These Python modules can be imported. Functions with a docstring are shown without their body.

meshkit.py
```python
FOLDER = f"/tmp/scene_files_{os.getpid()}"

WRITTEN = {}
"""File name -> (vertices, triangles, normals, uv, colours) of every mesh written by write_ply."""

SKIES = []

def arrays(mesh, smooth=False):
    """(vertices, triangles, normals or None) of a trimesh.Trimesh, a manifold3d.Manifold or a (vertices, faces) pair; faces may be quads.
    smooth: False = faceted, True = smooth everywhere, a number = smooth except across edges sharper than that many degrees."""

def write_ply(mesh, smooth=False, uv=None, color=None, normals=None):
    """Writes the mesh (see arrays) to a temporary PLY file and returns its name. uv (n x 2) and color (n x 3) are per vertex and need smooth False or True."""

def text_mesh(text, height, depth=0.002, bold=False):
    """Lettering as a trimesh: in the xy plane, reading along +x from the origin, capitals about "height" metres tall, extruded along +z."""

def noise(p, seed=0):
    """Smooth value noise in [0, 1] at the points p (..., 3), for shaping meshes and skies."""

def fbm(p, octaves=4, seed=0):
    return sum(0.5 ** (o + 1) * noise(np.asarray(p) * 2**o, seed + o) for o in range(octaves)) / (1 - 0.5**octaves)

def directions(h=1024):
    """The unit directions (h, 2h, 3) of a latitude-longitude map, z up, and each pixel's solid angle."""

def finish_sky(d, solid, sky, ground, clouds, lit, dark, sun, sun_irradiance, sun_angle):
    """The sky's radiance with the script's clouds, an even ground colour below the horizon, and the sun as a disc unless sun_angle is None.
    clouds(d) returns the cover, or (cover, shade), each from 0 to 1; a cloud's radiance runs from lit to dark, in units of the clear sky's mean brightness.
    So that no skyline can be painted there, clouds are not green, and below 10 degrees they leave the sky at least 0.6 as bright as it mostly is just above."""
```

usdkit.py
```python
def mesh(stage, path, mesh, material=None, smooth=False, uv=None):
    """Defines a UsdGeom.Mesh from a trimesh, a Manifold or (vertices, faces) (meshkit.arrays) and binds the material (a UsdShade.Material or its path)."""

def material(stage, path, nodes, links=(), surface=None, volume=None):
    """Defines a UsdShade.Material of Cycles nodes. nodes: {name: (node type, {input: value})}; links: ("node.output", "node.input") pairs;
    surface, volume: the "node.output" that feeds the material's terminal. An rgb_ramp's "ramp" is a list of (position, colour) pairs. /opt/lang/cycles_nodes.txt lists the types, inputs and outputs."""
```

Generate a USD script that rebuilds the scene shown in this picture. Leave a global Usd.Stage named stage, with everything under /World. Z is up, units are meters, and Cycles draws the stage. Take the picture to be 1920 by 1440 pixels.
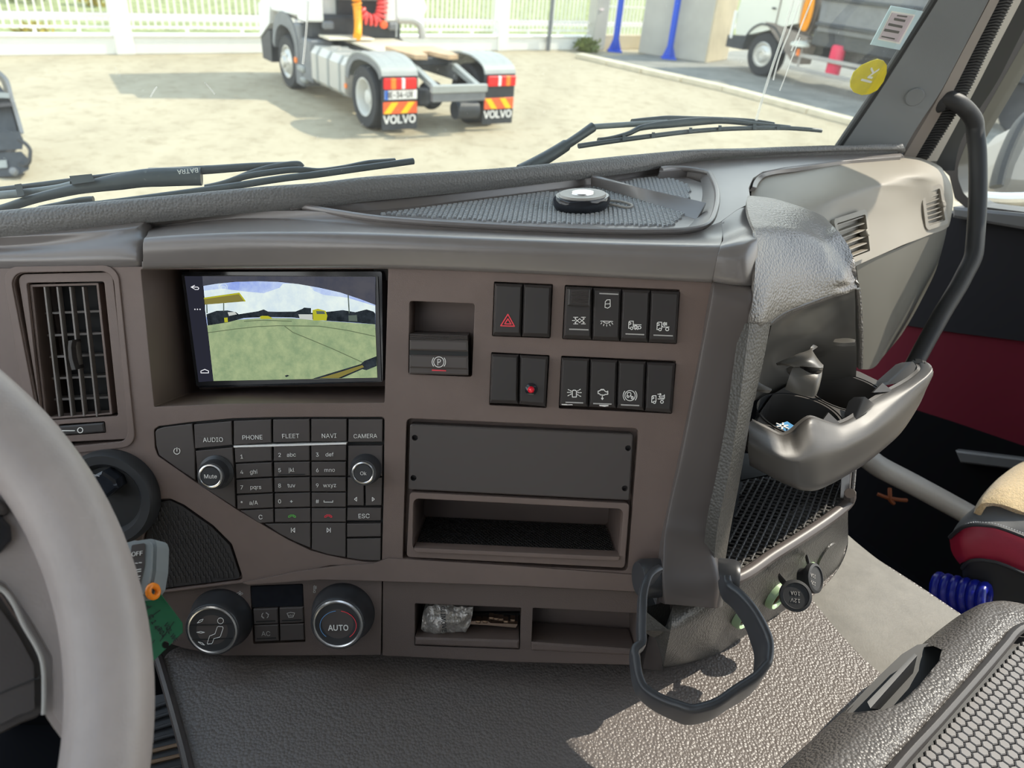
import math, random
import numpy as np, trimesh, manifold3d as m3, usdkit, meshkit
import shapely, shapely.geometry as sg, shapely.ops
from shapely import affinity
from pxr import Usd, UsdGeom, UsdLux, UsdShade, Gf, Sdf

stage = Usd.Stage.CreateInMemory()
UsdGeom.SetStageUpAxis(stage, 'Z')
UsdGeom.Xform.Define(stage, '/World')
UsdGeom.Scope.Define(stage, '/World/Looks')
rng = np.random.default_rng(7)

# ---------------------------------------------------------------- camera
FPX, PITCH, ROLL, EYE = 1440.0, math.radians(30), 0.09, 2.95
CAM = np.array([0, 0, EYE])
cf = np.array([0, math.cos(PITCH), -math.sin(PITCH)])
_r0, _u0 = np.array([1.0, 0, 0]), np.array([0, math.sin(PITCH), math.cos(PITCH)])
cr = math.cos(ROLL) * _r0 + math.sin(ROLL) * _u0
cu = -math.sin(ROLL) * _r0 + math.cos(ROLL) * _u0
cam = UsdGeom.Camera.Define(stage, '/World/camera')
_m = Gf.Matrix4d(*[float(v) for row in (list(cr) + [0], list(cu) + [0], list(-cf) + [0], list(CAM) + [1]) for v in row])
cam.AddTransformOp().Set(_m)
cam.CreateHorizontalApertureAttr(36.0)
cam.CreateVerticalApertureAttr(27.0)
cam.CreateFocalLengthAttr(36.0 * FPX / 1920)
cam.CreateFStopAttr(10.0)
cam.CreateFocusDistanceAttr(0.66)
cam.CreateClippingRangeAttr(Gf.Vec2f(0.02, 500))
cam.CreateExposureAttr(0.0)

# ---------------------------------------------------------------- sun and sky
SUN = np.array([0.86, 0.40, 1.0]); SUN /= np.linalg.norm(SUN)
sun = UsdLux.DistantLight.Define(stage, '/World/sun')
sun.CreateIntensityAttr(1.45); sun.CreateNormalizeAttr(True); sun.CreateAngleAttr(0.53); sun.CreateColorAttr(Gf.Vec3f(1, 0.93, 0.80))
_q = Gf.Rotation(Gf.Vec3d(0, 0, 1), Gf.Vec3d(*map(float, SUN))).GetQuat()
sun.AddOrientOp().Set(Gf.Quatf(_q))
sky = UsdLux.DomeLight.Define(stage, '/World/sky')
sky.CreateIntensityAttr(1.0)

# ---------------------------------------------------------------- helpers
LOOK = {}
def mat(name, nodes, links=(), surface='p.BSDF'):
    LOOK[name] = usdkit.material(stage, '/World/Looks/' + name, nodes, links, surface=surface)
    return LOOK[name]

def plain(name, color, rough=0.5, metallic=0.0, spec=0.5, vary=0.0, vscale=20.0, grain=None, bevel=0.0, coat=0.0, emit=0.0, sheen=0.0):
    """A principled surface; vary: patchy tone from noise; grain: (kind, scale, strength, distance) fine relief; bevel: rounded edge radius."""
    n = {'p': ('principled_bsdf', dict(base_color=color, roughness=rough, metallic=metallic, specular_ior_level=spec, coat_weight=coat, sheen_weight=sheen)),
         'g': ('geometry', {})}
    l = []
    if emit: n['p'][1].update(emission_color=color, emission_strength=emit)
    if vary:
        n['nz'] = ('noise_texture', dict(scale=vscale, detail=5.0, roughness=0.6))
        n['rp'] = ('rgb_ramp', {'ramp': [(0.3, tuple(c * (1 - vary) for c in color)), (0.7, tuple(min(1, c * (1 + vary)) for c in color))]})
        l += [('g.position', 'nz.vector'), ('nz.fac', 'rp.fac'), ('rp.color', 'p.base_color')]
    if bevel: n['bv'] = ('bevel', dict(radius=bevel, samples=4))
    if grain:
        kind, sc, st, dist = grain
        if kind == 'leather':
            n['w'] = ('noise_texture', dict(scale=sc * 0.5, detail=1.0))
            n['t'] = ('voronoi_texture', dict(scale=sc, feature='f1', randomness=0.9))
            l += [('g.position', 't.vector'), ('t.distance', 'b.height')]
            n['b'] = ('bump', dict(strength=st, distance=dist, invert=True))
        else:
            n['t'] = ('noise_texture', dict(scale=sc, detail=2.0))
            l += [('g.position', 't.vector'), ('t.fac', 'b.height')]
            n['b'] = ('bump', dict(strength=st, distance=dist))
        if bevel: l.append(('bv.bevel', 'b.normal'))
        l.append(('b.normal', 'p.normal'))
    elif bevel: l.append(('bv.bevel', 'p.normal'))
    return mat(name, n, l)

_used = {}
LOC = {}
def number(path):
    k = _used.get(path, -1) + 1; _used[path] = k
    return path if k == 0 else '%s_%03d' % (path, k)
def tagp(prim, label=None, cat=None, group=None, kind=None):
    for k, v in (('label', label), ('category', cat), ('group', group), ('kind', kind)):
        if v: prim.SetCustomDataByKey(k, v)
def thing(name, label, cat, loc=(0, 0, 0), group=None, kind=None):
    p = number('/World/' + name)
    x = UsdGeom.Xform.Define(stage, p); x.AddTranslateOp().Set(Gf.Vec3d(*map(float, loc)))
    LOC[p] = np.array(loc, float); tagp(x.GetPrim(), label, cat, group, kind)
    return p
def obj(name, mesh, look, parent=None, label=None, cat=None, group=None, kind=None, smooth=35, holder=False):
    """One mesh prim; vertices are given in world space and stored relative to the thing."""
    p = number((parent or '/World') + '/' + name)
    if isinstance(mesh, (list,)): mesh = join(*mesh)
    if hasattr(mesh, 'to_mesh'): mesh = tm(mesh)
    off = LOC.get(parent, np.zeros(3)) if parent else np.zeros(3)
    v = np.asarray(mesh.vertices) - off
    LOC[p] = off
    m = usdkit.mesh(stage, p, (v, np.asarray(mesh.faces)), LOOK[look], smooth=smooth)
    tagp(m.GetPrim(), label, cat, group, kind)
    return p
def tm(m):
    k = m.to_mesh(); return trimesh.Trimesh(k.vert_properties[:, :3], k.tri_verts, process=False)
def join(*ms):
    out = []
    for m in ms:
        if isinstance(m, (list, tuple)): out.append(join(*m))
        else: out.append(tm(m) if hasattr(m, 'to_mesh') else m)
    return trimesh.util.concatenate(out)

def D(px, py, w): return CAM + w * (cf + cr * (px - 960) / FPX - cu * (py - 720) / FPX)
def ray(px, py): return D(px, py, 1) - CAM
def Z(px, py, z=0.0):
    d = ray(px, py); return CAM + d * (z - EYE) / d[2]
def hitp(px, py, p0, n):
    d = ray(px, py); return CAM + d * (np.dot(np.asarray(p0) - CAM, n) / np.dot(d, n))
def unit(v): v = np.asarray(v, float); return v / np.linalg.norm(v)

class Frame:
    def __init__(s, o, x, up):
        s.o = np.asarray(o, float); s.x = unit(x); s.n = unit(np.cross(s.x, up)); s.y = np.cross(s.n, s.x)
    def loc(s, px, py, n=0.0):
        q = hitp(px, py, s.o + s.n * n, s.n) - s.o
        return np.array([q @ s.x, q @ s.y])
    def pts(s, P, n=0.0): return np.array([s.loc(a, b, n) for a, b in P])
    def at(s, a, b, n=0.0): return s.o + s.x * a + s.y * b + s.n * n
    def world(s, mesh):
        if hasattr(mesh, 'to_mesh'): mesh = tm(mesh)
        v = np.asarray(mesh.vertices)
        return trimesh.Trimesh(s.o + v[:, :1] * s.x + v[:, 1:2] * s.y + v[:, 2:3] * s.n, mesh.faces, process=False)
    def shape(s, P, n=0.0, r=0.0):
        g = sg.Polygon(s.pts(P, n)).buffer(0)
        return rounded(g, r)
def rounded(g, r):
    if r: g = g.buffer(-r, quad_segs=6).buffer(r, quad_segs=6)
    return g
def polys(g): return [x for x in getattr(g, 'geoms', [g]) if x.geom_type == 'Polygon' and x.area > 1e-10]
def ext(g, n0, n1):
    """Extrudes a shapely shape from n0 to n1 in local coordinates, as a Manifold."""
    rings = []
    for q in polys(g):
        q = sg.polygon.orient(q)
        rings.append(np.array(q.exterior.coords)[:-1]); rings += [np.array(i.coords)[:-1] for i in q.interiors]
    return m3.CrossSection(rings, m3.FillRule.EvenOdd).extrude(n1 - n0).translate([0, 0, n0])
def hull3(P): return m3.Manifold.hull_points(np.asarray(P, float))
def pad(g, n0, n1, b):
    """A convex pad with chamfered front edge (shapely convex shape), local coordinates."""
    g = polys(g)[0]
    while not polys(g.buffer(-b, join_style=2)): b *= 0.5
    i = polys(g.buffer(-b, join_style=2))[0]
    a = np.array(g.exterior.coords)[:-1]; c = np.array(i.exterior.coords)[:-1]
    st = lambda q, z: np.column_stack([q, np.full(len(q), z)])
    return hull3(np.vstack([st(a, n0), st(a, n1 - b * 0.8), st(c, n1)]))
def strokes(fr, lines, wpx, n, t=0.0004, crop=None, fill=()):
    """Drawn lines (pixel coordinates) as thin printed relief on a frame."""
    c = crop or (lambda x, y: (x, y))
    k = np.linalg.norm(fr.loc(*c(*lines[0][0]), n) - fr.loc(c(*lines[0][0])[0] + 1, c(*lines[0][0])[1], n)) if lines else 1
    gs = [sg.LineString(fr.pts([c(*q) for q in L], n)).buffer(wpx * k / 2, quad_segs=2) for L in lines]
    gs += [sg.Polygon(fr.pts([c(*q) for q in L], n)).buffer(0) for L in fill]
    return fr.world(ext(shapely.unary_union(gs), n - 0.0002, n + t))
def circ(cx, cy, rx, ry=None, a0=0, a1=360, n=24):
    ry = ry or rx
    return [(cx + rx * math.cos(math.radians(a)), cy + ry * math.sin(math.radians(a))) for a in np.linspace(a0, a1, n)]
def text(fr, s, px, py, hpx, n, t=0.0004, ang=0.0, bold=False, squash=1.0, fit=None):
    """Lettering centred on a pixel; hpx: capital height in pixels; ang: pixel-plane angle of the writing."""
    k = np.linalg.norm(fr.loc(px, py + 0.5, n) - fr.loc(px, py - 0.5, n))
    m = meshkit.text_mesh(s, hpx * k, t + 0.0002, bold)
    v = np.asarray(m.vertices); w = v[:, 0].max() - v[:, 0].min()
    v[:, 0] -= (v[:, 0].max() + v[:, 0].min()) / 2; v[:, 1] -= hpx * k / 2
    v[:, 0] *= (fit * k / w) if fit else squash
    c = fr.loc(px, py, n); e = fr.loc(px + math.cos(ang), py + math.sin(ang), n) - c; e /= np.linalg.norm(e); q = np.array([-e[1], e[0]])
    x, y = v[:, 0].copy(), v[:, 1].copy()
    v[:, 0] = c[0] + x * e[0] + y * q[0]; v[:, 1] = c[1] + x * e[1] + y * q[1]; v[:, 2] += n - 0.0002
    return fr.world(trimesh.Trimesh(v, m.faces, process=False))

def spline(P, n, closed=False, smooth=True):
    P = np.asarray(P, float)
    if closed: P = np.vstack([P, P[:1]])
    t = np.concatenate([[0], np.cumsum(np.maximum(np.linalg.norm(np.diff(P, axis=0), axis=1), 1e-9))]); t /= t[-1]
    s = np.linspace(0, 1, n + 1)[:-1] if closed else np.linspace(0, 1, n)
    if not smooth or len(P) < 3: return np.column_stack([np.interp(s, t, P[:, i]) for i in range(P.shape[1])])
    if closed:
        from scipy.interpolate import CubicSpline
        return CubicSpline(t, P, bc_type='periodic')(s)
    from scipy.interpolate import PchipInterpolator
    return PchipInterpolator(t, P)(s)
def loft(rails, nu=40, nv=16, smooth=True, vsmooth=True):
    """Rails (lists of world points, or of (px, py, depth) pixels) into a grid of points."""
    g = []
    for r in rails:
        r = [D(*q) if not isinstance(q, np.ndarray) else q for q in r]
        g.append(spline(r, nu, smooth=smooth))
    g = np.array(g)
    return np.stack([spline(g[:, j], nv, smooth=vsmooth) for j in range(nu)], 1)
def gridfaces(nv, nu, flip=False):
    i, j = np.meshgrid(np.arange(nv - 1), np.arange(nu - 1), indexing='ij')
    a = (i * nu + j).ravel(); q = np.column_stack([a, a + 1, a + nu + 1, a + nu])
    f = np.vstack([q[:, [0, 1, 2]], q[:, [0, 2, 3]]])
    return f[:, ::-1] if flip else f
def slab(g, t=0.006, flip=None):
    """A grid thickened away from the camera into a closed shell."""
    nv, nu = g.shape[:2]
    du, dv = np.gradient(g, axis=1), np.gradient(g, axis=0)
    n = np.cross(du, dv); n /= np.linalg.norm(n, axis=2, keepdims=True) + 1e-12
    if np.mean(np.sum(n * (CAM - g), axis=2)) < 0: n = -n
    back = g - n * t
    v = np.vstack([g.reshape(-1, 3), back.reshape(-1, 3)]); k = nv * nu
    f = gridfaces(nv, nu)
    c = np.cross(v[f[:, 1]] - v[f[:, 0]], v[f[:, 2]] - v[f[:, 0]])
    if np.sum(c * n.reshape(-1, 3)[f[:, 0]]) < 0: f = f[:, ::-1]
    loop = [j for j in range(nu)] + [i * nu + nu - 1 for i in range(1, nv)] + [(nv - 1) * nu + j for j in range(nu - 2, -1, -1)] + [i * nu for i in range(nv - 2, 0, -1)]
    e = np.array(loop); e2 = np.roll(e, -1)
    side = np.vstack([np.column_stack([e, e2, e2 + k]), np.column_stack([e, e2 + k, e + k])])
    m = trimesh.Trimesh(v, np.vstack([f, f[:, ::-1] + k, side]), process=False)
    trimesh.repair.fix_winding(m)
    # keep the outside pointing at the camera
    if np.sum(m.face_normals[:len(f)] * n.reshape(-1, 3)[f[:, 0]]) < 0: m.invert()
    return m
def tube(P, r, sides=14, closed=False, n=None, rb=None, ref=None, caps=True, smooth=True, sq=1.0):
    """A swept round (or oval: r along ref, rb across) bar through world points; r may vary along it."""
    P = np.asarray(P, float)
    if n: P = spline(P, n, closed, smooth)
    N = len(P); r = np.broadcast_to(np.asarray(r, float), (N,)) if np.ndim(r) == 0 or len(r) == N else np.interp(np.linspace(0, 1, N), np.linspace(0, 1, len(r)), r)
    rb = r if rb is None else np.broadcast_to(np.asarray(rb, float), (N,))
    T = (np.roll(P, -1, 0) - np.roll(P, 1, 0)) if closed else np.gradient(P, axis=0)
    T /= np.linalg.norm(T, axis=1, keepdims=True) + 1e-12
    a = np.array(ref if ref is not None else ([0, 0, 1] if abs(T[0][2]) < 0.9 else [1, 0, 0]), float)
    V = []
    ang = np.arange(sides) * 2 * np.pi / sides
    for i in range(N):
        if ref is not None: a = np.array(ref, float)
        a = unit(a - T[i] * (a @ T[i])); b = np.cross(T[i], a)
        ca, sa = np.cos(ang), np.sin(ang)
        V.append(P[i] + r[i] * (np.sign(ca) * abs(ca) ** sq)[:, None] * a + rb[i] * (np.sign(sa) * abs(sa) ** sq)[:, None] * b)
    V = np.array(V)
    i, j = np.meshgrid(np.arange(N if closed else N - 1), np.arange(sides), indexing='ij')
    A, B = (i * sides + j).ravel(), (i * sides + (j + 1) % sides).ravel()
    i2 = (i + 1) % N
    Cc, Dd = (i2 * sides + (j + 1) % sides).ravel(), (i2 * sides + j).ravel()
    f = np.vstack([np.column_stack([A, B, Cc]), np.column_stack([A, Cc, Dd])]); v = V.reshape(-1, 3)
    if not closed and caps:
        k = len(v); v = np.vstack([v, P[0], P[-1]]); s = np.arange(sides); s2 = (s + 1) % sides
        f = np.vstack([f, np.column_stack([s2, s, np.full(sides, k)]), np.column_stack([(N - 1) * sides + s, (N - 1) * sides + s2, np.full(sides, k + 1)])])
    return trimesh.Trimesh(v, f, process=False)
def lathe(prof, o, axis, seg=40):
    """Profile [(radius, height)...] turned about an axis through o."""
    axis = unit(axis); a = unit(np.cross(axis, [0.3, 0.7, 0.2])); b = np.cross(axis, a)
    th = np.arange(seg) * 2 * np.pi / seg
    V = np.array([np.asarray(o) + axis * h + max(r, 1e-6) * (np.cos(th)[:, None] * a + np.sin(th)[:, None] * b) for r, h in prof])
    N = len(prof)
    i, j = np.meshgrid(np.arange(N - 1), np.arange(seg), indexing='ij')
    A, B = (i * seg + j).ravel(), (i * seg + (j + 1) % seg).ravel()
    return trimesh.Trimesh(V.reshape(-1, 3), np.vstack([np.column_stack([A, B, B + seg]), np.column_stack([A, B + seg, A + seg])]), process=False)
def box(c, s, b=0.0, R=None):
    """Chamfered box; R columns are its axes."""
    c, h = np.asarray(c, float), np.asarray(s, float) / 2
    P = [(x * (h[0] - (b if k != 0 else 0)), y * (h[1] - (b if k != 1 else 0)), z * (h[2] - (b if k != 2 else 0))) for x in (-1, 1) for y in (-1, 1) for z in (-1, 1) for k in ((0, 1, 2) if b else (9,))]
    P = np.array(P)
    if R is not None: P = P @ np.asarray(R).T
    return tm(hull3(P + c))
def flat(poly, z0, z1): return tm(ext(poly, z0, z1))

# hazy summer sky: pale towards the horizon, bluer overhead, the same in every direction
usdkit.material(stage, '/World/Looks/sky_air', {'tc': ('texture_coordinate', {}), 'sx': ('separate_xyz', {}), 'b': ('background_shader', dict(strength=2.5)),
    'rp': ('rgb_ramp', {'ramp': [(0.0, (1.34, 1.30, 1.20)), (0.18, (1.14, 1.19, 1.20)), (0.45, (0.68, 0.81, 0.95)), (1.0, (0.42, 0.58, 0.80))]})},
    [('tc.generated', 'sx.vector'), ('sx.z', 'rp.fac'), ('rp.color', 'b.color')], surface='b.background')
UsdShade.MaterialBindingAPI.Apply(sky.GetPrim()).Bind(UsdShade.Material.Get(stage, '/World/Looks/sky_air'))
# ---------------------------------------------------------------- materials
plain('dash_plastic', (0.16, 0.114, 0.096), 0.50, grain=('noise', 1500, 0.22, 0.0004), bevel=0.0012, vary=0.06, vscale=30)
plain('dash_smooth', (0.150, 0.134, 0.126), 0.31, spec=1.0, bevel=0.0012, vary=0.05, vscale=25)
plain('recess_black', (0.010, 0.010, 0.010), 0.6)
plain('key_black', (0.075, 0.062, 0.057), 0.48, spec=0.4, bevel=0.0006, grain=('noise', 2500, 0.12, 0.0003))
plain('switch_black', (0.036, 0.031, 0.029), 0.40, spec=0.4, bevel=0.0010)
plain('gloss_black', (0.012, 0.013, 0.016), 0.12, vary=0.3, vscale=60)
plain('knob_black', (0.03, 0.03, 0.032), 0.38)
plain('chrome', (0.72, 0.70, 0.68), 0.24, metallic=1.0)
plain('print_white', (0.78, 0.76, 0.72), 0.5)
plain('print_grey', (0.40, 0.38, 0.36), 0.5)
plain('print_red', (0.75, 0.05, 0.07), 0.5)
plain('print_green', (0.12, 0.42, 0.08), 0.5)
plain('print_blue', (0.12, 0.28, 0.52), 0.5)
plain('red_lamp', (0.85, 0.01, 0.03), 0.15, coat=0.6)
plain('worn_white', (0.85, 0.82, 0.78), 0.7)
plain('leather_grain', (0.105, 0.093, 0.082), 0.33, spec=1.0, grain=('leather', 420, 0.35, 0.0012))
plain('foam_grain', (0.16, 0.157, 0.15), 0.45, grain=('leather', 420, 0.5, 0.0012))
plain('floor_grain', (0.13, 0.110, 0.098), 0.44, spec=0.6, grain=('leather', 400, 0.55, 0.0014))
plain('floor_smooth', (0.18, 0.168, 0.145), 0.55, vary=0.12, vscale=60, grain=('noise', 500, 0.2, 0.0006))
plain('box_grain', (0.11, 0.10, 0.093), 0.40, grain=('leather', 380, 0.7, 0.0014))
plain('rubber', (0.022, 0.022, 0.023), 0.55)
plain('rubber_mat', (0.17, 0.158, 0.152), 0.6)
plain('mesh_mat', (0.035, 0.032, 0.03), 0.45)
plain('tray_mat', (0.34, 0.35, 0.355), 0.45)
plain('textured_lid', (0.030, 0.026, 0.025), 0.5, grain=('noise', 900, 0.2, 0.0005), bevel=0.001)
plain('handle_plastic', (0.028, 0.028, 0.030), 0.36, bevel=0.001)
plain('wheel_leather', (0.34, 0.295, 0.275), 0.40, grain=('noise', 700, 0.25, 0.0006), vary=0.12, vscale=14)
plain('wheel_dark', (0.050, 0.041, 0.038), 0.45, grain=('noise', 900, 0.2, 0.0005))
plain('stalk_grey', (0.22, 0.24, 0.245), 0.45)
plain('tag_green', (0.0, 0.10, 0.035), 0.5)
plain('tag_orange', (0.80, 0.22, 0.01), 0.35)
plain('ink_black', (0.01, 0.01, 0.012), 0.6)
plain('socket_green', (0.32, 0.44, 0.26), 0.35)
plain('brass', (0.20, 0.13, 0.08), 0.4, metallic=0.6)
plain('seat_red', (0.30, 0.012, 0.035), 0.5, grain=('noise', 900, 0.2, 0.0005))
plain('door_red', (0.085, 0.003, 0.012), 0.7, spec=0.2)
plain('door_dark', (0.009, 0.009, 0.012), 0.7, spec=0.2)
plain('seat_tan', (0.52, 0.38, 0.20), 0.9, grain=('noise', 700, 0.8, 0.002), vary=0.25, vscale=350, sheen=0.4)
plain('seat_grey', (0.10, 0.10, 0.10), 0.45, grain=('noise', 900, 0.2, 0.0005))
plain('stitch', (0.42, 0.42, 0.42), 0.7)
plain('hose_blue', (0.006, 0.012, 0.24), 0.3)
plain('pillar_grey', (0.19, 0.20, 0.205), 0.55, grain=('noise', 1200, 0.25, 0.0005), bevel=0.002)
plain('seal_brown', (0.22, 0.185, 0.16), 0.6)
plain('cream_metal', (0.42, 0.38, 0.33), 0.45)
plain('mirror_shell', (0.34, 0.31, 0.27), 0.5)
plain('grey_metal', (0.36, 0.34, 0.31), 0.4)
plain('foil', (0.40, 0.36, 0.32), 0.32, metallic=0.5, vary=0.35, vscale=90, grain=('noise', 160, 0.8, 0.004))
plain('key_metal', (0.55, 0.40, 0.30), 0.3, metallic=1.0)
plain('candy_paper', (0.10, 0.30, 0.55), 0.3)
mat('pane', {'f': ('fresnel', dict(IOR=1.25)), 'k': ('math', dict(math_type='multiply', value2=0.06)), 't': ('transparent_bsdf', dict(color=(0.93, 0.95, 0.93))), 's': ('glossy_bsdf', dict(color=(0.9, 0.95, 1), roughness=0.02)),
     'm': ('mix_closure', {}), 'g': ('geometry', {}), 'nz': ('noise_texture', dict(scale=3.0, detail=6.0, roughness=0.7)), 'nf': ('noise_texture', dict(scale=160.0, detail=2.0)),
     'rp': ('rgb_ramp', {'ramp': [(0.35, (0.005,) * 3), (0.75, (0.04,) * 3)]}), 'rf': ('rgb_ramp', {'ramp': [(0.70, (0.0,) * 3), (0.78, (0.07,) * 3)]}),
     'ad': ('math', dict(math_type='add')), 'd': ('diffuse_bsdf', dict(color=(0.8, 0.8, 0.78))), 'm2': ('mix_closure', {})},
    [('f.fac', 'k.value1'), ('k.value', 'm.fac'), ('t.BSDF', 'm.closure1'), ('s.BSDF', 'm.closure2'), ('g.position', 'nz.vector'), ('g.position', 'nf.vector'), ('nz.fac', 'rp.fac'), ('nf.fac', 'rf.fac'),
     ('rp.color', 'ad.value1'), ('rf.color', 'ad.value2'), ('ad.value', 'm2.fac'), ('m.closure', 'm2.closure1'), ('d.BSDF', 'm2.closure2')], 'm2.closure')
mat('scratch_haze', {'t': ('transparent_bsdf', {}), 'd': ('diffuse_bsdf', dict(color=(0.85, 0.85, 0.8))), 'm': ('mix_closure', dict(fac=0.35))}, [('t.BSDF', 'm.closure1'), ('d.BSDF', 'm.closure2')], 'm.closure')
plain('lower_plastic', (0.125, 0.118, 0.098), 0.5, grain=('noise', 1500, 0.2, 0.0004))
plain('footwell_carpet', (0.006, 0.006, 0.007), 0.95, spec=0.03)
plain('shade_toned_panel', (0.115, 0.083, 0.070), 0.5, grain=('noise', 1100, 0.3, 0.0006), bevel=0.0012)  # coarser copy of the dash plastic, darkened to stand for shade down there
plain('column_plastic', (0.085, 0.070, 0.064), 0.42, bevel=0.001)
plain('cup_plastic', (0.060, 0.054, 0.049), 0.46, spec=0.5)
plain('niche_plastic', (0.085, 0.078, 0.068), 0.35)
plain('fascia_grain', (0.055, 0.050, 0.043), 0.42, grain=('leather', 420, 0.35, 0.0012))
plain('sunlight_toned_plastic', (0.27, 0.24, 0.195), 0.5, grain=('noise', 1500, 0.2, 0.0004))  # lighter copy of the dash plastic, sunlight put into its colour
# ---------------------------------------------------------------- the dashboard's main face
XF = unit(cr - 0.044 * cu); VF = -(-0.044 * cr * 0.8 - 0.989 * cu + 0.147 * cf)
FACE = Frame(D(960, 720, 0.62), XF, VF)
A = np.array
dash = thing('dashboard', 'dark grey moulded dashboard with angled centre console below the windscreen', 'dashboard', D(960, 1230, 0.62))

def crop(x0, y0, k): return lambda x, y: (x0 + x / k, y0 + y / k)
kp = crop(270, 770, 4.0); cl = crop(280, 1060, 4.0); sw = crop(740, 500, 3.4286); dn = crop(740, 770, 3.692); sc = crop(260, 480, 3.84); vt = crop(0, 400, 3.131)
def C2(c, P): return [c(*q) for q in P]

main_out = [(-160, 505), (262, 500), (700, 500), (960, 509), (1350, 530), (1338, 580), (1312, 720), (1284, 860), (1258, 1000), (1240, 1086), (1090, 1079), (960, 1072), (720, 1058), (620, 1060), (455, 1093), (300, 1112), (250, 1135), (120, 1180), (-160, 1250)]
keypad_hole = C2(kp, [(75, 140), (110, 116), (360, 84), (660, 57), (960, 49), (1250, 47), (1785, 47), (1804, 62), (1800, 500), (1784, 1140), (1640, 1132), (1515, 1112), (1380, 1085), (1250, 1048), (1080, 968), (900, 862), (690, 738), (390, 538), (105, 340), (82, 280)])
screen_hole = [(264, 505), (728, 504), (721, 755), (420, 757), (289, 763)]
park_hole = C2(sw, [(95, 220), (515, 237), (497, 708), (88, 690)])
bankA = C2(sw, [(640, 96), (1017, 113), (1000, 460), (627, 446)]); bankB = C2(sw, [(1095, 118), (1835, 148), (1812, 497), (1078, 465)])
bankC = C2(sw, [(622, 550), (995, 570), (975, 908), (608, 890)]); bankD = C2(sw, [(1072, 573), (1810, 606), (1782, 945), (1055, 911)])
din_hole = C2(dn, [(82, 52), (1690, 122), (1612, 1110), (55, 1038)])
vent_hole = [(22, 512), (216, 508), (244, 826), (86, 842)]
lid_hole = [(238, 1135), (270, 1000), (283, 938), (318, 934), (345, 946), (400, 985), (435, 1020), (448, 1060), (457, 1088), (300, 1108)]
main = ext(FACE.shape(main_out), -0.10, 0)
for P, d, r in ((keypad_hole, .008, .003), (screen_hole, .09, .001), (park_hole, .035, .002), (bankA, .012, .0008), (bankB, .012, .0008), (bankC, .012, .0008), (bankD, .012, .0008), (din_hole, .012, .004), (vent_hole, .045, .010), (lid_hole, .006, .004)):
    main = main - ext(FACE.shape(P, 0, r), -d, 0.02)
cub = C2(dn, [(118, 604), (1594, 676), (1562, 1036), (112, 968)])
main = main - ext(FACE.shape(cub, 0, .004), -.09, 0.0)
obj('centre_panel', FACE.world(main), 'dash_plastic', dash, smooth=30)
# raised lip round the air vent, ledge above the lower panel
lip_o, lip_i = FACE.shape([(6, 500), (222, 497), (256, 836), (64, 858)], 0, .012), FACE.shape([(20, 511), (214, 508), (243, 827), (84, 843)], 0, .010)
obj('vent_surround', FACE.world(ext(lip_o - lip_i, -.004, .0015)), 'dash_plastic', dash)
led = FACE.shape([(728, 1046), (960, 1060), (1205, 1078), (1210, 1083), (1205, 1109), (960, 1097), (718, 1089), (600, 1086), (467, 1096), (455, 1092), (560, 1070), (640, 1060), (700, 1056)], 0.001)
obj('under_dash', FACE.world(ext(FACE.shape([(262, 1150), (1236, 1150), (1228, 1262), (960, 1262), (560, 1256), (330, 1246), (288, 1236)], -.05), -.09, -.05)), 'recess_black', dash)  # black filler added behind the lower panels to stop light leaking through
obj('ledge', FACE.world(ext(led, -.03, .002)), 'dash_plastic', dash)
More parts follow.
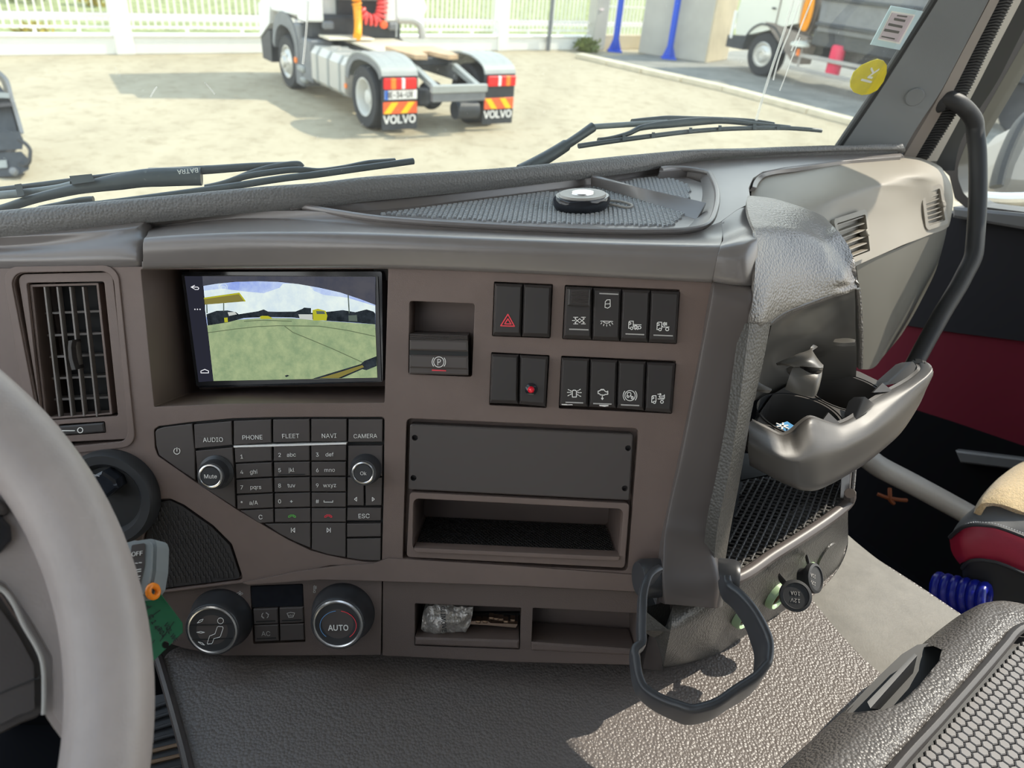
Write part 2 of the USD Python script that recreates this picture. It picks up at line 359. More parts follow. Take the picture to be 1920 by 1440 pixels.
# dotted storage lid at the lower left
lidp = FACE.shape([(245, 1135), (276, 1002), (287, 943), (318, 938), (342, 949), (398, 989), (431, 1023), (444, 1062), (452, 1085), (300, 1104)], -.002, .004)
lid = obj('storage_lid', FACE.world(ext(lidp, -.006, -.002)), 'textured_lid', dash, label='lid patterned with short slanted dashes')
dashes = []
for iy in range(20):
    for ix in range(22):
        px, py = 262 + ix * 9.4 + (iy % 2) * 4.7, 948 + iy * 8.6
        q = FACE.loc(px, py, -.002)
        if lidp.buffer(-.003).contains(sg.Point(*q)):
            dashes.append(FACE.world(m3.Manifold.cube([.0017, .0060, .0011], True).rotate([0, 0, 10]).translate([q[0], q[1], -.0019])))
obj('raised_dash', join(*dashes), 'textured_lid', lid, kind='stuff')

# ---------------------------------------------------------------- lower panel: climate side and pocket side
clim_out = [(285, 1112), (367, 1101), (465, 1091), (530, 1086), (620, 1085), (716, 1089), (714, 1228), (560, 1229), (420, 1229), (345, 1216), (288, 1196)]
poc_out = [(718, 1089), (960, 1098), (1206, 1110), (1200, 1247), (960, 1241), (717, 1229)]
LN = -0.004
cdisp_hole = C2(cl, [(755, 153), (1152, 138), (1170, 575), (780, 590)])
obj('climate_surround', FACE.world(ext(FACE.shape(clim_out, LN), -.06, LN) - ext(FACE.shape(cdisp_hole, LN, .001), -.014, .01)), 'shade_toned_panel', dash)
pk = crop(740, 1100, 3.84)
pocketL = C2(pk, [(145, 120), (912, 152), (900, 452), (143, 425)]); pocketR = C2(pk, [(995, 152), (1740, 190), (1740, 455), (983, 440)])
pm = ext(FACE.shape(poc_out, LN), -.075, LN)
pm = pm - ext(FACE.shape(pocketL, LN, .001), -.055, .01) - ext(FACE.shape(pocketR, LN, .001), -.045, .01)
obj('pocket_panel', FACE.world(pm), 'shade_toned_panel', dash)
obj('pocket_lip', FACE.world(pad(FACE.shape(C2(pk, [(146, 366), (896, 388), (893, 450), (146, 420)]), LN + .003), -.05, LN + .003, .0015)), 'shade_toned_panel', dash)
obj('pocket_lip', FACE.world(pad(FACE.shape(C2(pk, [(985, 400), (1200, 425), (1400, 440), (1730, 452), (1730, 498), (984, 462)]), LN + .002), -.04, LN + .002, .0015)), 'shade_toned_panel', dash)

# ---------------------------------------------------------------- curved top cover, dash top, tray
ZT = D(960, 440, .615)[2]
def T(px, py, dz=0.0): return Z(px, py, ZT + dz - max(0, 600 - px) * 5e-5)
def FP(px, py, n=0.0): a = FACE.loc(px, py, n); return FACE.at(a[0], a[1], n)
cover = loft([[FP(268, 504, -.004), FP(480, 502, -.004), FP(700, 503, -.004), FP(960, 512, -.004), FP(1200, 523, -.004), FP(1334, 530, -.004)],
              [FP(267, 499, .006), FP(480, 497, .006), FP(700, 498, .006), FP(960, 507, .006), FP(1200, 519, .006), FP(1336, 526, .006)],
              [FP(268, 470, .010), FP(480, 466, .011), FP(700, 466, .012), FP(960, 473, .012), FP(1200, 482, .012), FP(1343, 490, .012)],
              [FP(271, 446, .008), FP(480, 436, .009), FP(700, 438, .009), FP(960, 449, .009), FP(1200, 458, .009), FP(1350, 462, .008)],
              [T(275, 428, -.010), T(480, 410, -.006), T(700, 424, -.005), T(960, 438, -.004), T(1200, 446, -.004), T(1355, 440, -.003)],
              [T(283, 414), T(480, 396), T(640, 400), T(720, 411), T(960, 426), T(1270, 433), T(1358, 415)]], 70, 34)
obj('top_cover', slab(cover, .006), 'dash_smooth', dash, smooth=60)
lcover = loft([[FP(-160, 510, -.004), FP(60, 508, -.004), FP(264, 506, -.004), FP(276, 506, -.010)], [FP(-160, 492, .001), FP(60, 490, .001), FP(262, 488, .001), FP(276, 488, -.006)], [FP(-160, 478, .0), FP(60, 474, .0), FP(262, 466, .0), FP(277, 466, -.007)], [FP(-160, 466, -.004), FP(60, 460, -.004), FP(264, 446, -.004), FP(279, 446, -.012)], [T(-160, 450), T(60, 441), T(270, 419), T(288, 419, -.008)], [T(-160, 444), T(60, 433), T(274, 412), T(290, 412, -.008)]], 30, 24)
obj('side_cover', slab(lcover, .006), 'dash_smooth', dash, smooth=60)
# corner block at the right end of the top cover and the band that runs to the passenger side
corner = loft([[FP(1334, 530, -.003), FP(1380, 536, .0), FP(1412, 541, -.004)], [FP(1336, 524, .006), FP(1380, 530, .010), FP(1417, 534, .0)], [FP(1343, 490, .012), FP(1385, 490, .014), FP(1420, 488, .002)], [FP(1350, 462, .008), FP(1390, 456, .008), FP(1420, 448, .0)],
               [T(1355, 440, -.003), T(1390, 420, -.001), T(1418, 410, -.012)], [T(1352, 412), T(1385, 394), T(1411, 382, -.003)], [T(1350, 398, -.001), T(1380, 384, -.001), T(1407, 370, -.003)]], 24, 40)
obj('corner_cover', slab(corner, .006), 'dash_smooth', dash, smooth=60)
plate = [(1235, 322), (1245, 309), (1310, 297), (1420, 289), (1560, 283), (1692, 281), (1690, 293), (1560, 303), (1470, 314), (1430, 322), (1412, 334), (1404, 352), (1408, 380), (1382, 394), (1350, 417), (1330, 424), (1338, 405), (1341, 345), (1331, 324), (1290, 316)]
obj('rear_ledge', flat(rounded(sg.Polygon(A([T(*q) for q in plate])[:, :2]).buffer(0), .001), ZT - .012, ZT), 'dash_smooth', dash)
# tray: ribbed floor, walls, divider
TZ = -.009
trayfl = [T(560, 384, TZ + .015), T(720, 411, TZ), T(960, 426, TZ), T(1268, 433, TZ), T(1285, 428, TZ), T(1310, 405, TZ), T(1316, 350, TZ), T(1240, 322, TZ), T(1100, 345, TZ), T(960, 362, TZ), T(760, 386, TZ)]
tp = np.array(trayfl); tp[:, 2] = ZT + TZ
tray_poly = sg.Polygon(tp[:, :2]).buffer(0)
tray = thing('storage_tray', 'ribbed open tray sunk in the dashboard top, divided by a thin wall', 'tray', tp.mean(0))
obj('tray_floor', flat(tray_poly.buffer(.012), ZT + TZ - .004, ZT + TZ), 'dash_smooth', tray)
ridges, a0 = [], math.radians(38)
mat_poly = tray_poly.buffer(-.012)
ex, ey = np.array([math.cos(a0), math.sin(a0)]), np.array([-math.sin(a0), math.cos(a0)])
cc = np.array(tray_poly.centroid.coords[0])
nub = m3.Manifold.hull_points(np.array([(-.0022, -.0013, 0), (.0022, -.0013, 0), (.0022, .0013, 0), (-.0022, .0013, 0), (-.0016, -.0007, .0018), (.0016, -.0007, .0018), (.0016, .0007, .0018), (-.0016, .0007, .0018)]))
nv_, nf_ = tm(nub.rotate([0, 0, 38])).vertices, tm(nub).faces
vs, fs, k = [], [], 0
for i in range(-70, 71):
    for j in range(-80, 81):
        q = cc + ex * (i * .0056 + (j % 2) * .0028) + ey * j * .0034
        if mat_poly.contains(sg.Point(*q)):
            vs.append(nv_ + [q[0], q[1], ZT + TZ]); fs.append(nf_ + k); k += len(nv_)
obj('rubber_rib', trimesh.Trimesh(np.vstack(vs), np.vstack(fs), process=False), 'tray_mat', tray, kind='stuff', smooth=False)
def wallstrip(P, zt0, zt1, t=.004):
    return slab(loft([[p + A([0, 0, zt1]) for p in P], [p + A([0, 0, zt0]) for p in P]], 40, 2), t)
rim = [T(560, 386), T(640, 400), T(720, 411), T(960, 426), T(1268, 433), T(1320, 425), T(1338, 405), T(1340, 345), T(1330, 325), T(1290, 317), T(1240, 319)]
base = [T(560, 384, TZ), T(640, 398, TZ), T(720, 411, TZ), T(960, 426, TZ), T(1268, 433, TZ), T(1290, 425, TZ), T(1306, 405, TZ), T(1316, 350, TZ), T(1312, 336, TZ), T(1280, 327, TZ), T(1240, 322, TZ)]
obj('tray_wall', slab(loft([rim, base], 80, 3), .004), 'dash_smooth', tray, smooth=50)
bw = [T(545, 394, .0), T(700, 372, .0), T(860, 356, .0), T(1000, 341, .0), T(1120, 328, .0), T(1180, 320, .0), T(1245, 309, .0)]
bb = [T(560, 404, TZ), T(700, 395, TZ), T(860, 377, TZ), T(1000, 360, TZ), T(1110, 346, TZ), T(1165, 337, TZ), T(1245, 323, TZ)]
obj('back_wall', slab(loft([bw, bb], 50, 3), .006), 'dash_smooth', tray, smooth=50)
obj('rim_bead', tube(rim, .0028, 8, n=120), 'dash_smooth', tray)
obj('under_tray', flat(sg.Polygon(A([T(700, 425), T(960, 438), T(1330, 440), T(1400, 400), T(1410, 340), T(1660, 292), T(1560, 288), T(1300, 302), T(900, 352), T(700, 380)])[:, :2]).buffer(0), ZT - .045, ZT + TZ - .006), 'recess_black', tray)  # dark sheet added beneath the tray to block sunlight at the seams
dv0, dv1 = [T(1108, 331, .002), T(1200, 352, .003), T(1324, 380, .001)], [T(1108, 350, TZ), T(1200, 378, TZ), T(1306, 412, TZ)]
obj('divider', slab(loft([dv0, dv1], 16, 4), .004), 'dash_smooth', tray, smooth=50)
# grained foam strip against the windscreen
foam_lo = [T(-170, 455, .0005), T(0, 441, .0005), T(280, 412, .0005), T(560, 387, .0005), T(700, 372, .0005), T(960, 346, .0005), T(1180, 321, .0005), T(1310, 299, .0005), T(1420, 291, .0005), T(1560, 285, .0005), T(1692, 283, .0005)]
foam_hi = [p + A([0, 0, .012]) * 0 for p in [T(-170, 418, .016), T(0, 402, .016), T(280, 377, .016), T(560, 352, .016), T(700, 337, .016), T(960, 319, .014), T(1180, 296, .013), T(1310, 284, .012), T(1420, 281, .010), T(1560, 277, .010), T(1692, 274, .010)]]
mid = [(a * .5 + b * .5) + A([.002, -.003, .001]) for a, b in zip(foam_lo, foam_hi)]
back = [p + A([-.004, .006, -.02]) for p in foam_hi]
obj('windscreen_strip', slab(loft([foam_lo, mid, foam_hi, back], 90, 14), .003), 'foam_grain', dash, label='finely grained black strip along the foot of the windscreen', smooth=60)

# ---------------------------------------------------------------- right column of the console and its flared foot
col = loft([[FP(1334, 520, -.03), FP(1338, 521, -.02), FP(1405, 526, -.02), FP(1416, 528, -.03)], [FP(1332, 530, -.006), FP(1338, 531, .006), FP(1405, 540, .008), FP(1416, 542, -.004)],
            [FP(1308, 660, -.006), FP(1315, 661, .006), FP(1393, 668, .008), FP(1404, 668, -.004)],
            [FP(1270, 850, -.006), FP(1278, 851, .006), FP(1366, 858, .008), FP(1378, 858, -.004)],
            [FP(1240, 990, -.006), FP(1248, 990, .008), FP(1328, 996, .010), FP(1340, 992, -.004)],
            [FP(1236, 1030, .0), FP(1244, 1030, .018), FP(1330, 1034, .020), FP(1344, 1030, .0)],
            [FP(1232, 1080, .0), FP(1242, 1082, .030), FP(1340, 1090, .032), FP(1356, 1086, .0)],
            [FP(1236, 1128, .0), FP(1248, 1133, .032), FP(1335, 1140, .034), FP(1352, 1130, .0)]], 24, 60)
obj('column', slab(col, .02), 'column_plastic', dash, smooth=40)
# ---------------------------------------------------------------- floor tunnel, seat side and outside ground (large structure)
ZF = 2.39
floor_px = [(300, 1225), (520, 1150), (1000, 1080), (1400, 1000), (1588, 1002), (1640, 1045), (1720, 1096), (1800, 1150), (1900, 1230), (2050, 1420), (1900, 1600), (900, 1640), (380, 1600), (352, 1440), (318, 1310)]
fp = np.array([Z(a, b, ZF)[:2] for a, b in floor_px])
fpoly = rounded(sg.Polygon(fp).buffer(0), .015)
obj('floor', flat(fpoly, ZF - .35, ZF), 'floor_grain', kind='structure')
# ---------------------------------------------------------------- modules set into the face
def fpad(P, n0, n1, b=.0008, r=0.0): return FACE.world(pad(FACE.shape(P, n1, r), n0, n1, b))
def fext(P, n0, n1, r=0.0): return FACE.world(ext(FACE.shape(P, n1, r), n0, n1))
def centre(P, n=0.0): q = np.mean(FACE.pts(P, n), 0); return FACE.at(q[0], q[1], n)

# -- infotainment screen: panel turned towards the driver inside the recess
def Fpx(px, py, n): return FP(px, py, n)
s_tl, s_tr, s_bl = Fpx(345, 516, -.055), Fpx(710, 516, -.012), Fpx(374, 722, -.055)
SCR = Frame(s_tl, s_tr - s_tl, s_tl - s_bl)
def emitter(name, color, strength=1.0, color2=None, scale=40.0):
    n = {'e': ('emission', dict(color=color, strength=strength)), 'g': ('geometry', {})}; l = []
    if color2:
        n['nz'] = ('noise_texture', dict(scale=scale, detail=6.0, roughness=0.65)); n['rp'] = ('rgb_ramp', {'ramp': [(0.35, color), (0.65, color2)]})
        l = [('g.position', 'nz.vector'), ('nz.fac', 'rp.fac'), ('rp.color', 'e.color')]
    mat(name, n, l, 'e.emission')
SK = 1.0
emitter('pic_sky', (0.27, 0.37, 0.80), SK, (0.62, 0.74, 0.90), 30); emitter('pic_cloud', (0.62, 0.74, 0.82), SK, (0.80, 0.90, 0.86), 60)
emitter('pic_ground', (0.25, 0.34, 0.19), SK, (0.38, 0.46, 0.25), 95); emitter('pic_patch', (0.36, 0.40, 0.16), SK, (0.40, 0.46, 0.24), 200); emitter('pic_dark', (0.035, 0.045, 0.055), SK, (0.012, 0.016, 0.02), 120)
emitter('pic_bar', (0.022, 0.023, 0.035), SK); emitter('pic_yellow', (0.45, 0.45, 0.03), SK); emitter('pic_olive', (0.22, 0.19, 0.05), SK); emitter('pic_pale', (0.55, 0.58, 0.55), SK)
emitter('pic_line', (0.14, 0.18, 0.10), SK); emitter('pic_arc', (0.055, 0.060, 0.085), SK, (0.085, 0.085, 0.10), 50); emitter('pic_white', (0.75, 0.75, 0.78), SK); emitter('pic_shade', (0.10, 0.13, 0.11), SK)
scr = thing('infotainment_screen', 'wide touch screen in the recessed bay showing a camera view of a truck yard', 'screen', FP(530, 620, -.03))
def sp(P, n0, n1, r=0.0): return SCR.world(ext(SCR.shape(P, n1, r), n0, n1))
obj('housing', sp([(340, 510), (716, 509), (718, 716), (372, 727)], -.012, -.0008, .002), 'gloss_black', scr)
obj('rim', sp(C2(sc, [(308, 135), (1722, 148), (1748, 900), (415, 935)]), -.010, .0), 'knob_black', scr)
obj('picture_sky', sp(C2(sc, [(460, 150), (1702, 152), (1704, 520), (492, 520)]), 0, .0002), 'pic_sky', scr)
obj('picture_cloud', sp(C2(sc, [(470, 250), (600, 235), (760, 255), (900, 268), (1010, 230), (1120, 200), (1230, 215), (1260, 250), (1330, 280), (1500, 300), (1703, 360), (1703, 440), (480, 440), (476, 330)]), .0002, .0003), 'pic_cloud', scr)
obj('picture_cloud', sp(C2(sc, [(1040, 198), (1180, 196), (1255, 235), (1180, 262), (960, 272), (945, 262), (1010, 235)]), .0003, .00035), 'pic_cloud', scr)
obj('picture_ground', sp(C2(sc, [(490, 500), (700, 460), (880, 446), (1100, 448), (1350, 468), (1703, 492), (1718, 876), (538, 900), (500, 560)]), .0003, .0004), 'pic_ground', scr)
lines = [[(500, 552), (700, 525), (860, 508), (1000, 502), (1300, 505), (1500, 535), (1700, 578)], [(1050, 505), (1110, 550), (1220, 595), (1400, 670), (1620, 770)], [(760, 470), (900, 462), (1100, 470)]]
obj('picture_seam', strokes(SCR, lines, 1.3, .0005, .00005, sc), 'pic_line', scr)
obj('picture_yard', sp(C2(sc, [(488, 420), (560, 395), (640, 392), (700, 405), (720, 420), (860, 398), (900, 385), (930, 400), (1000, 402), (1130, 400), (1180, 380), (1190, 372), (1240, 375), (1240, 410), (1380, 400), (1470, 390), (1560, 405), (1640, 385), (1690, 400), (1703, 415), (1704, 492), (1560, 480), (1350, 466), (1100, 442), (900, 440), (760, 446), (640, 478), (497, 500)]), .0004, .0005), 'pic_dark', scr)
obj('picture_canopy', sp(C2(sc, [(470, 300), (722, 264), (768, 326), (700, 332), (476, 350)]), .0005, .0006), 'pic_olive', scr)
obj('picture_canopy_edge', strokes(SCR, [[(722, 268), (764, 324)], [(474, 305), (720, 270)]], 2.2, .0006, .0001, sc), 'pic_yellow', scr)
obj('picture_post', strokes(SCR, [[(612, 342), (612, 396)], [(490, 350), (492, 410)], [(1508, 280), (1516, 410)]], 1.6, .0006, .0001, sc), 'pic_shade', scr)
obj('picture_pale', sp(C2(sc, [(640, 405), (690, 402), (708, 420), (650, 432)]), .0005, .0006), 'pic_pale', scr)
obj('picture_car', sp(C2(sc, [(872, 436), (890, 430), (930, 431), (962, 446), (955, 452), (880, 453)]), .0005, .0006), 'pic_yellow', scr)
obj('picture_truck', sp(C2(sc, [(1252, 390), (1290, 380), (1345, 395), (1358, 430), (1352, 464), (1256, 464)]), .0005, .0006), 'pic_yellow', scr)
obj('picture_truck_glass', sp(C2(sc, [(1278, 396), (1335, 398), (1342, 418), (1282, 418)]), .0006, .0007), 'pic_shade', scr)
obj('picture_truck_chassis', sp(C2(sc, [(1150, 420), (1250, 420), (1252, 462), (1160, 452)]), .0005, .0006), 'pic_pale', scr)
obj('picture_truck_chassis', sp(C2(sc, [(1510, 428), (1570, 425), (1575, 470), (1512, 468)]), .0005, .0006), 'pic_shade', scr)
obj('picture_post', sp(C2(sc, [(615, 445), (640, 443), (642, 476), (618, 478)]), .0005, .0006), 'pic_yellow', scr)
obj('picture_boom', sp(C2(sc, [(1250, 884), (1420, 832), (1600, 778), (1625, 755), (1712, 722), (1714, 792), (1640, 822), (1610, 815), (1480, 872), (1460, 880)]), .0006, .0007), 'pic_dark', scr)
obj('picture_boom', sp(C2(sc, [(1300, 880), (1430, 842), (1610, 785), (1622, 800), (1480, 860), (1440, 878)]), .0007, .0008), 'pic_olive', scr)
obj('picture_stone', sp(C2(sc, [(1052, 862), (1070, 856), (1085, 862), (1062, 872)]), .0005, .0006), 'pic_dark', scr)
arc = [(455, 145), (1702, 150), (1704, 352)] + [(1600, 312), (1450, 262), (1300, 228), (1150, 202), (1000, 186), (860, 182), (700, 186), (560, 200), (462, 216)]
obj('picture_hood', sp(C2(sc, arc), .0007, .0008), 'pic_arc', scr)
obj('menu_bar', sp(C2(sc, [(330, 145), (458, 146), (470, 330), (500, 560), (538, 900), (432, 908)]), .0008, .0009), 'pic_bar', scr)
obj('menu_icon', strokes(SCR, [[(402, 212), (378, 224), (400, 236)], [(378, 224), (425, 224), (433, 232), (428, 241), (405, 241)]], 1.3, .0010, .0001, sc), 'pic_white', scr, label='back arrow')
obj('menu_icon', SCR.world(m3.Manifold.compose([ext(sg.Point(*SCR.loc(*sc(x, 384), .001)).buffer(.0006), .0009, .0011) for x in (405, 423, 442)])), 'pic_white', scr, label='three dots')
obj('menu_icon', strokes(SCR, [[(448, 828), (476, 816), (503, 828), (503, 842), (448, 842), (448, 828)]], 1.3, .0010, .0001, sc), 'pic_white', scr, label='home outline')
obj('menu_icon', strokes(SCR, [circ(608, 228, 30), [(592, 222), (626, 222), (626, 236), (592, 236), (592, 222)]], .6, .0010, .0001, sc), 'pic_cloud', scr, label='faint round camera icon')

# -- air vent
plain('vane_grey', (0.16, 0.14, 0.125), .4)
av = thing('air_vent', 'tall rectangular air vent with upright vanes left of the screen', 'air vent', FP(135, 670, -.01))
ring = FACE.shape(C2(vt, [(100, 358), (655, 345), (765, 1325), (262, 1350)]), .0, .006) - FACE.shape(C2(vt, [(150, 408), (608, 400), (690, 1192), (240, 1222)]), .0, .002) - FACE.shape(C2(vt, [(340, 1240), (612, 1222), (618, 1290), (362, 1308)]), .0, .001)
obj('frame', FACE.world(ext(ring, -.020, -.001)), 'dash_plastic', av)
inner = FACE.shape(C2(vt, [(172, 418), (578, 408), (660, 1180), (262, 1212)]), -.004, .001) - FACE.shape(C2(vt, [(190, 432), (566, 422), (645, 1172), (272, 1198)]), -.004)
obj('louvre_frame', FACE.world(ext(inner, -.022, -.004)), 'dash_plastic', av)
obj('duct', FACE.world(ext(FACE.shape(C2(vt, [(150, 408), (608, 400), (690, 1192), (240, 1222)]), 0), -.044, -.040)), 'recess_black', av)
for x0, x1 in ((262, 350), (337, 423), (412, 494), (487, 570)):
    a, b = FACE.loc(*vt(x0, 432), -.004), FACE.loc(*vt(x1, 1192), -.004)
    q = sg.LineString([a, b]).buffer(.0007, cap_style=2)
    obj('vane', FACE.world(ext(q, -.009, -.0035)), 'vane_grey', av)
for y0, dx in ((590, 0), (720, 14), (846, 28), (972, 44), (1096, 58)):
    a, b = FACE.loc(*vt(205 + dx, y0), -.0165), FACE.loc(*vt(590 + dx, y0 - 16), -.0165)
    q = sg.LineString([a, b]).buffer(.0009, cap_style=2)
    obj('fin', FACE.world(ext(q, -.034, -.0165)), 'vane_grey', av)
tabg = FACE.shape(C2(vt, [(402, 748), (425, 744), (418, 790), (424, 850), (444, 918), (420, 922), (402, 850), (398, 790)]), .003, .0004)
obj('tab', FACE.world(ext(tabg, -.010, .003)), 'switch_black', av)
for k in range(14):
    y = 760 + k * 11.5; xx = 398 + (abs(k - 4) ** 1.4) * .9
    pass
obj('thumb_wheel', fpad(C2(vt, [(345, 1250), (606, 1230), (614, 1284), (362, 1304)]), -.015, .0005, .001), 'switch_black', av)
obj('mark', strokes(FACE, [[(356, 1276), (438, 1276)], circ(471, 1273, 15)], 1.6, .0007, .0002, vt), 'print_white', av, label='white bar and ring mark on the thumb wheel')

# -- keypad of the media unit
pad_ = thing('media_keypad', 'curved wedge-shaped keypad with number keys and two round knobs under the screen', 'keypad', centre(keypad_hole))
obj('base', FACE.world(ext(FACE.shape(keypad_hole, 0, .003), -.0078, -.0045)), 'recess_black', pad_)
def key(P, lab=None, h=.0006):
    return obj('key', fpad(C2(kp, P), -.006, h, .0005), 'key_black', pad_, label=lab)
def ktext(k, s, x, y, h=8.0, look='print_white', t=.0009): obj('lettering', text(FACE, s, *kp(x, y), h, t, .0002, ang=-.02), look, k)
def kicon(k, L, look='print_white', w=1.3, fill=()): obj('symbol', strokes(FACE, L, w, .0008, .0002, kp, fill), look, k)
k = key([(84, 160), (98, 140), (150, 124), (360, 98), (378, 286), (386, 522), (250, 432), (112, 332), (92, 262)], 'power key'); kicon(k, [circ(247, 303, 23, 23, -60, 240), [(247, 278), (247, 304)]])
k = key([(374, 104), (655, 80), (660, 258), (382, 284)]); ktext(k, 'AUDIO', 517, 218, 8.2)
key([(386, 302), (664, 276), (672, 400), (686, 728), (404, 548)], 'pad under the mute knob', .0)
k = key([(673, 78), (952, 67), (954, 238), (673, 258)]); ktext(k, 'PHONE', 813, 200)
k = key([(968, 67), (1240, 64), (1243, 232), (968, 238)]); ktext(k, 'FLEET', 1100, 190)
k = key([(1254, 64), (1518, 64), (1518, 230), (1254, 232)]); ktext(k, 'NAVI', 1388, 188)
k = key([(1534, 66), (1788, 66), (1786, 234), (1532, 236)]); ktext(k, 'CAMERA', 1660, 190, 7.6)
obj('light_bar', fpad(C2(kp, [(670, 264), (1516, 240), (1516, 254), (672, 278)]), -.006, .0010, .0003), 'worn_white', pad_, label='thin white bar under the top row of keys')
rows = [[(680, 282), (956, 268), (956, 376), (685, 390)], [(688, 402), (957, 388), (960, 494), (690, 508)], [(692, 520), (960, 506), (963, 612), (695, 624)], [(697, 636), (965, 623), (967, 728), (701, 739)]]
lt = [('1', ''), ('4', 'ghi'), ('7', 'pqrs'), ('*', 'a/A')]
for P, (a, b), y in zip(rows, lt, (345, 460, 575, 692)):
    k = key(P); ktext(k, a, 733, y, 7.2)
    if b: ktext(k, b, 822 if b != 'pqrs' else 838, y - 2, 7.2)
k = key([(722, 750), (968, 738), (970, 838), (864, 844)]); ktext(k, 'C', 874, 798)
for P, (a, b), y in zip([[(973, 268), (1240, 262), (1241, 374), (973, 378)], [(975, 389), (1242, 383), (1243, 489), (976, 494)], [(977, 506), (1243, 499), (1244, 606), (978, 611)], [(979, 623), (1245, 615), (1246, 722), (980, 727)]],
                        [('2', 'abc'), ('5', 'jkl'), ('8', 'tuv'), ('0', '+')], (332, 446, 562, 680)):
    k = key(P); ktext(k, a, 1017, y, 7.2); ktext(k, b, 1105, y - 2, 7.2)
    if a == '5': kicon(k, [[(1008, 482), (1205, 478)]], 'ink_black', 1.6)
def phone(k, x, look): kicon(k, [[(x - 27, 800), (x - 14, 798), (x - 12, 790), (x + 12, 790), (x + 14, 798), (x + 27, 800)], [(x - 27, 800), (x - 27, 791), (x - 12, 782), (x + 12, 782), (x + 27, 791), (x + 27, 800)]], look, 1.3)
k = key([(980, 739), (1247, 731), (1248, 834), (982, 837)]); phone(k, 1110, 'print_green')
k = key([(906, 850), (1247, 844), (1248, 1030), (1130, 982), (1020, 925)], 'previous track key'); kicon(k, [[(1105, 880), (1105, 912)], [(1130, 880), (1113, 896), (1130, 912), (1130, 880)]])
for P, (a, b), y in zip([[(1254, 263), (1515, 258), (1515, 373), (1255, 375)], [(1255, 386), (1514, 384), (1514, 489), (1256, 490)], [(1256, 500), (1513, 500), (1513, 606), (1257, 607)], [(1257, 617), (1513, 616), (1513, 722), (1257, 723)]],
                        [('3', 'def'), ('6', 'mno'), ('9', 'wxyz'), ('#', '')], (330, 446, 561, 680)):
    k = key(P); ktext(k, a, 1300, y, 7.2)
    if b: ktext(k, b, 1392, y - 2, 7.2)
    else: kicon(k, [[(1350, 674), (1350, 686), (1416, 686), (1416, 674)]])
k = key([(1257, 733), (1513, 732), (1513, 834), (1257, 835)]); phone(k, 1382, 'print_red')
k = key([(1258, 844), (1512, 844), (1512, 1100), (1380, 1078), (1258, 1040)], 'next track key'); kicon(k, [[(1398, 880), (1398, 912)], [(1373, 880), (1390, 896), (1373, 912), (1373, 880)]])
key([(1531, 264), (1788, 262), (1785, 490), (1530, 490)], 'pad under the round selector', .0)
k = key([(1528, 502), (1646, 502), (1648, 712), (1526, 712)]); kicon(k, [[(1595, 650), (1578, 664), (1595, 678), (1595, 650)]])
k = key([(1661, 502), (1784, 502), (1780, 710), (1662, 712)]); kicon(k, [[(1712, 650), (1728, 664), (1712, 678), (1712, 650)]])
k = key([(1525, 730), (1778, 730), (1776, 824), (1523, 824)]); ktext(k, 'ESC', 1650, 790)
key([(1522, 849), (1776, 846), (1775, 944), (1522, 948)], 'blank key'); key([(1522, 962), (1775, 958), (1773, 1126), (1640, 1122), (1522, 1104)], 'blank key with grained face')
def knob(parent, c, fx, fy, R, ring_r, cap_r, n1, n0, base_r, look='knob_black', name='knob', lab=None):
    """A turned knob standing off the face: front centre pixel, radii in pixels at its front."""
    q = FACE.loc(*c(fx, fy), n1); o = FACE.at(q[0], q[1], 0); k = n1
    px = np.linalg.norm(FACE.loc(*c(fx, fy), n1) - FACE.loc(c(fx, fy)[0] + 1, c(fx, fy)[1], n1))
    R, ring_r, cap_r, base_r = (v * px for v in (R, ring_r, cap_r, base_r))
    p = obj(name, lathe([(0, n0), (base_r, n0), (base_r, n0 + (n1 - n0) * .15), (R * 1.03, n0 + (n1 - n0) * .3), (R, n1 - R * .10), (R * .96, n1), (ring_r[0] if np.ndim(ring_r) else ring_r, n1), (0, n1)], o, FACE.n, 56), look, parent, label=lab, smooth=40)
    return p, o, px
kb, o, px = knob(pad_, kp, 500, 490, 26.5, 24, 19, .0125, -.001, 33, lab='round mute knob with a bright ring')
obj('ring', lathe([(18.5 * px, .012), (18.5 * px, .0134), (20 * px, .0138), (22.5 * px, .0134), (23.5 * px, .012)], o, FACE.n, 56), 'chrome', kb)
obj('cap', lathe([(0, .0132), (17.5 * px, .0132), (18.3 * px, .0125), (18.3 * px, .010)], o, FACE.n, 48), 'knob_black', kb)
obj('lettering', text(FACE, 'Mute', *kp(499, 493), 7.4, .0134, .0002), 'print_white', kb)
kb, o, px = knob(pad_, kp, 1643, 466, 25.5, 22, 17, .0125, -.001, 30, lab='round selector knob with a bright ring')
obj('ring', lathe([(17.5 * px, .012), (17.5 * px, .0134), (19 * px, .0138), (21 * px, .0134), (22 * px, .012)], o, FACE.n, 56), 'chrome', kb)
obj('cap', lathe([(0, .0132), (16.5 * px, .0132), (17.3 * px, .0125), (17.3 * px, .010)], o, FACE.n, 48), 'knob_black', kb)
obj('lettering', text(FACE, 'Ok', *kp(1645, 470), 6.6, .0134, .0002), 'print_white', kb)

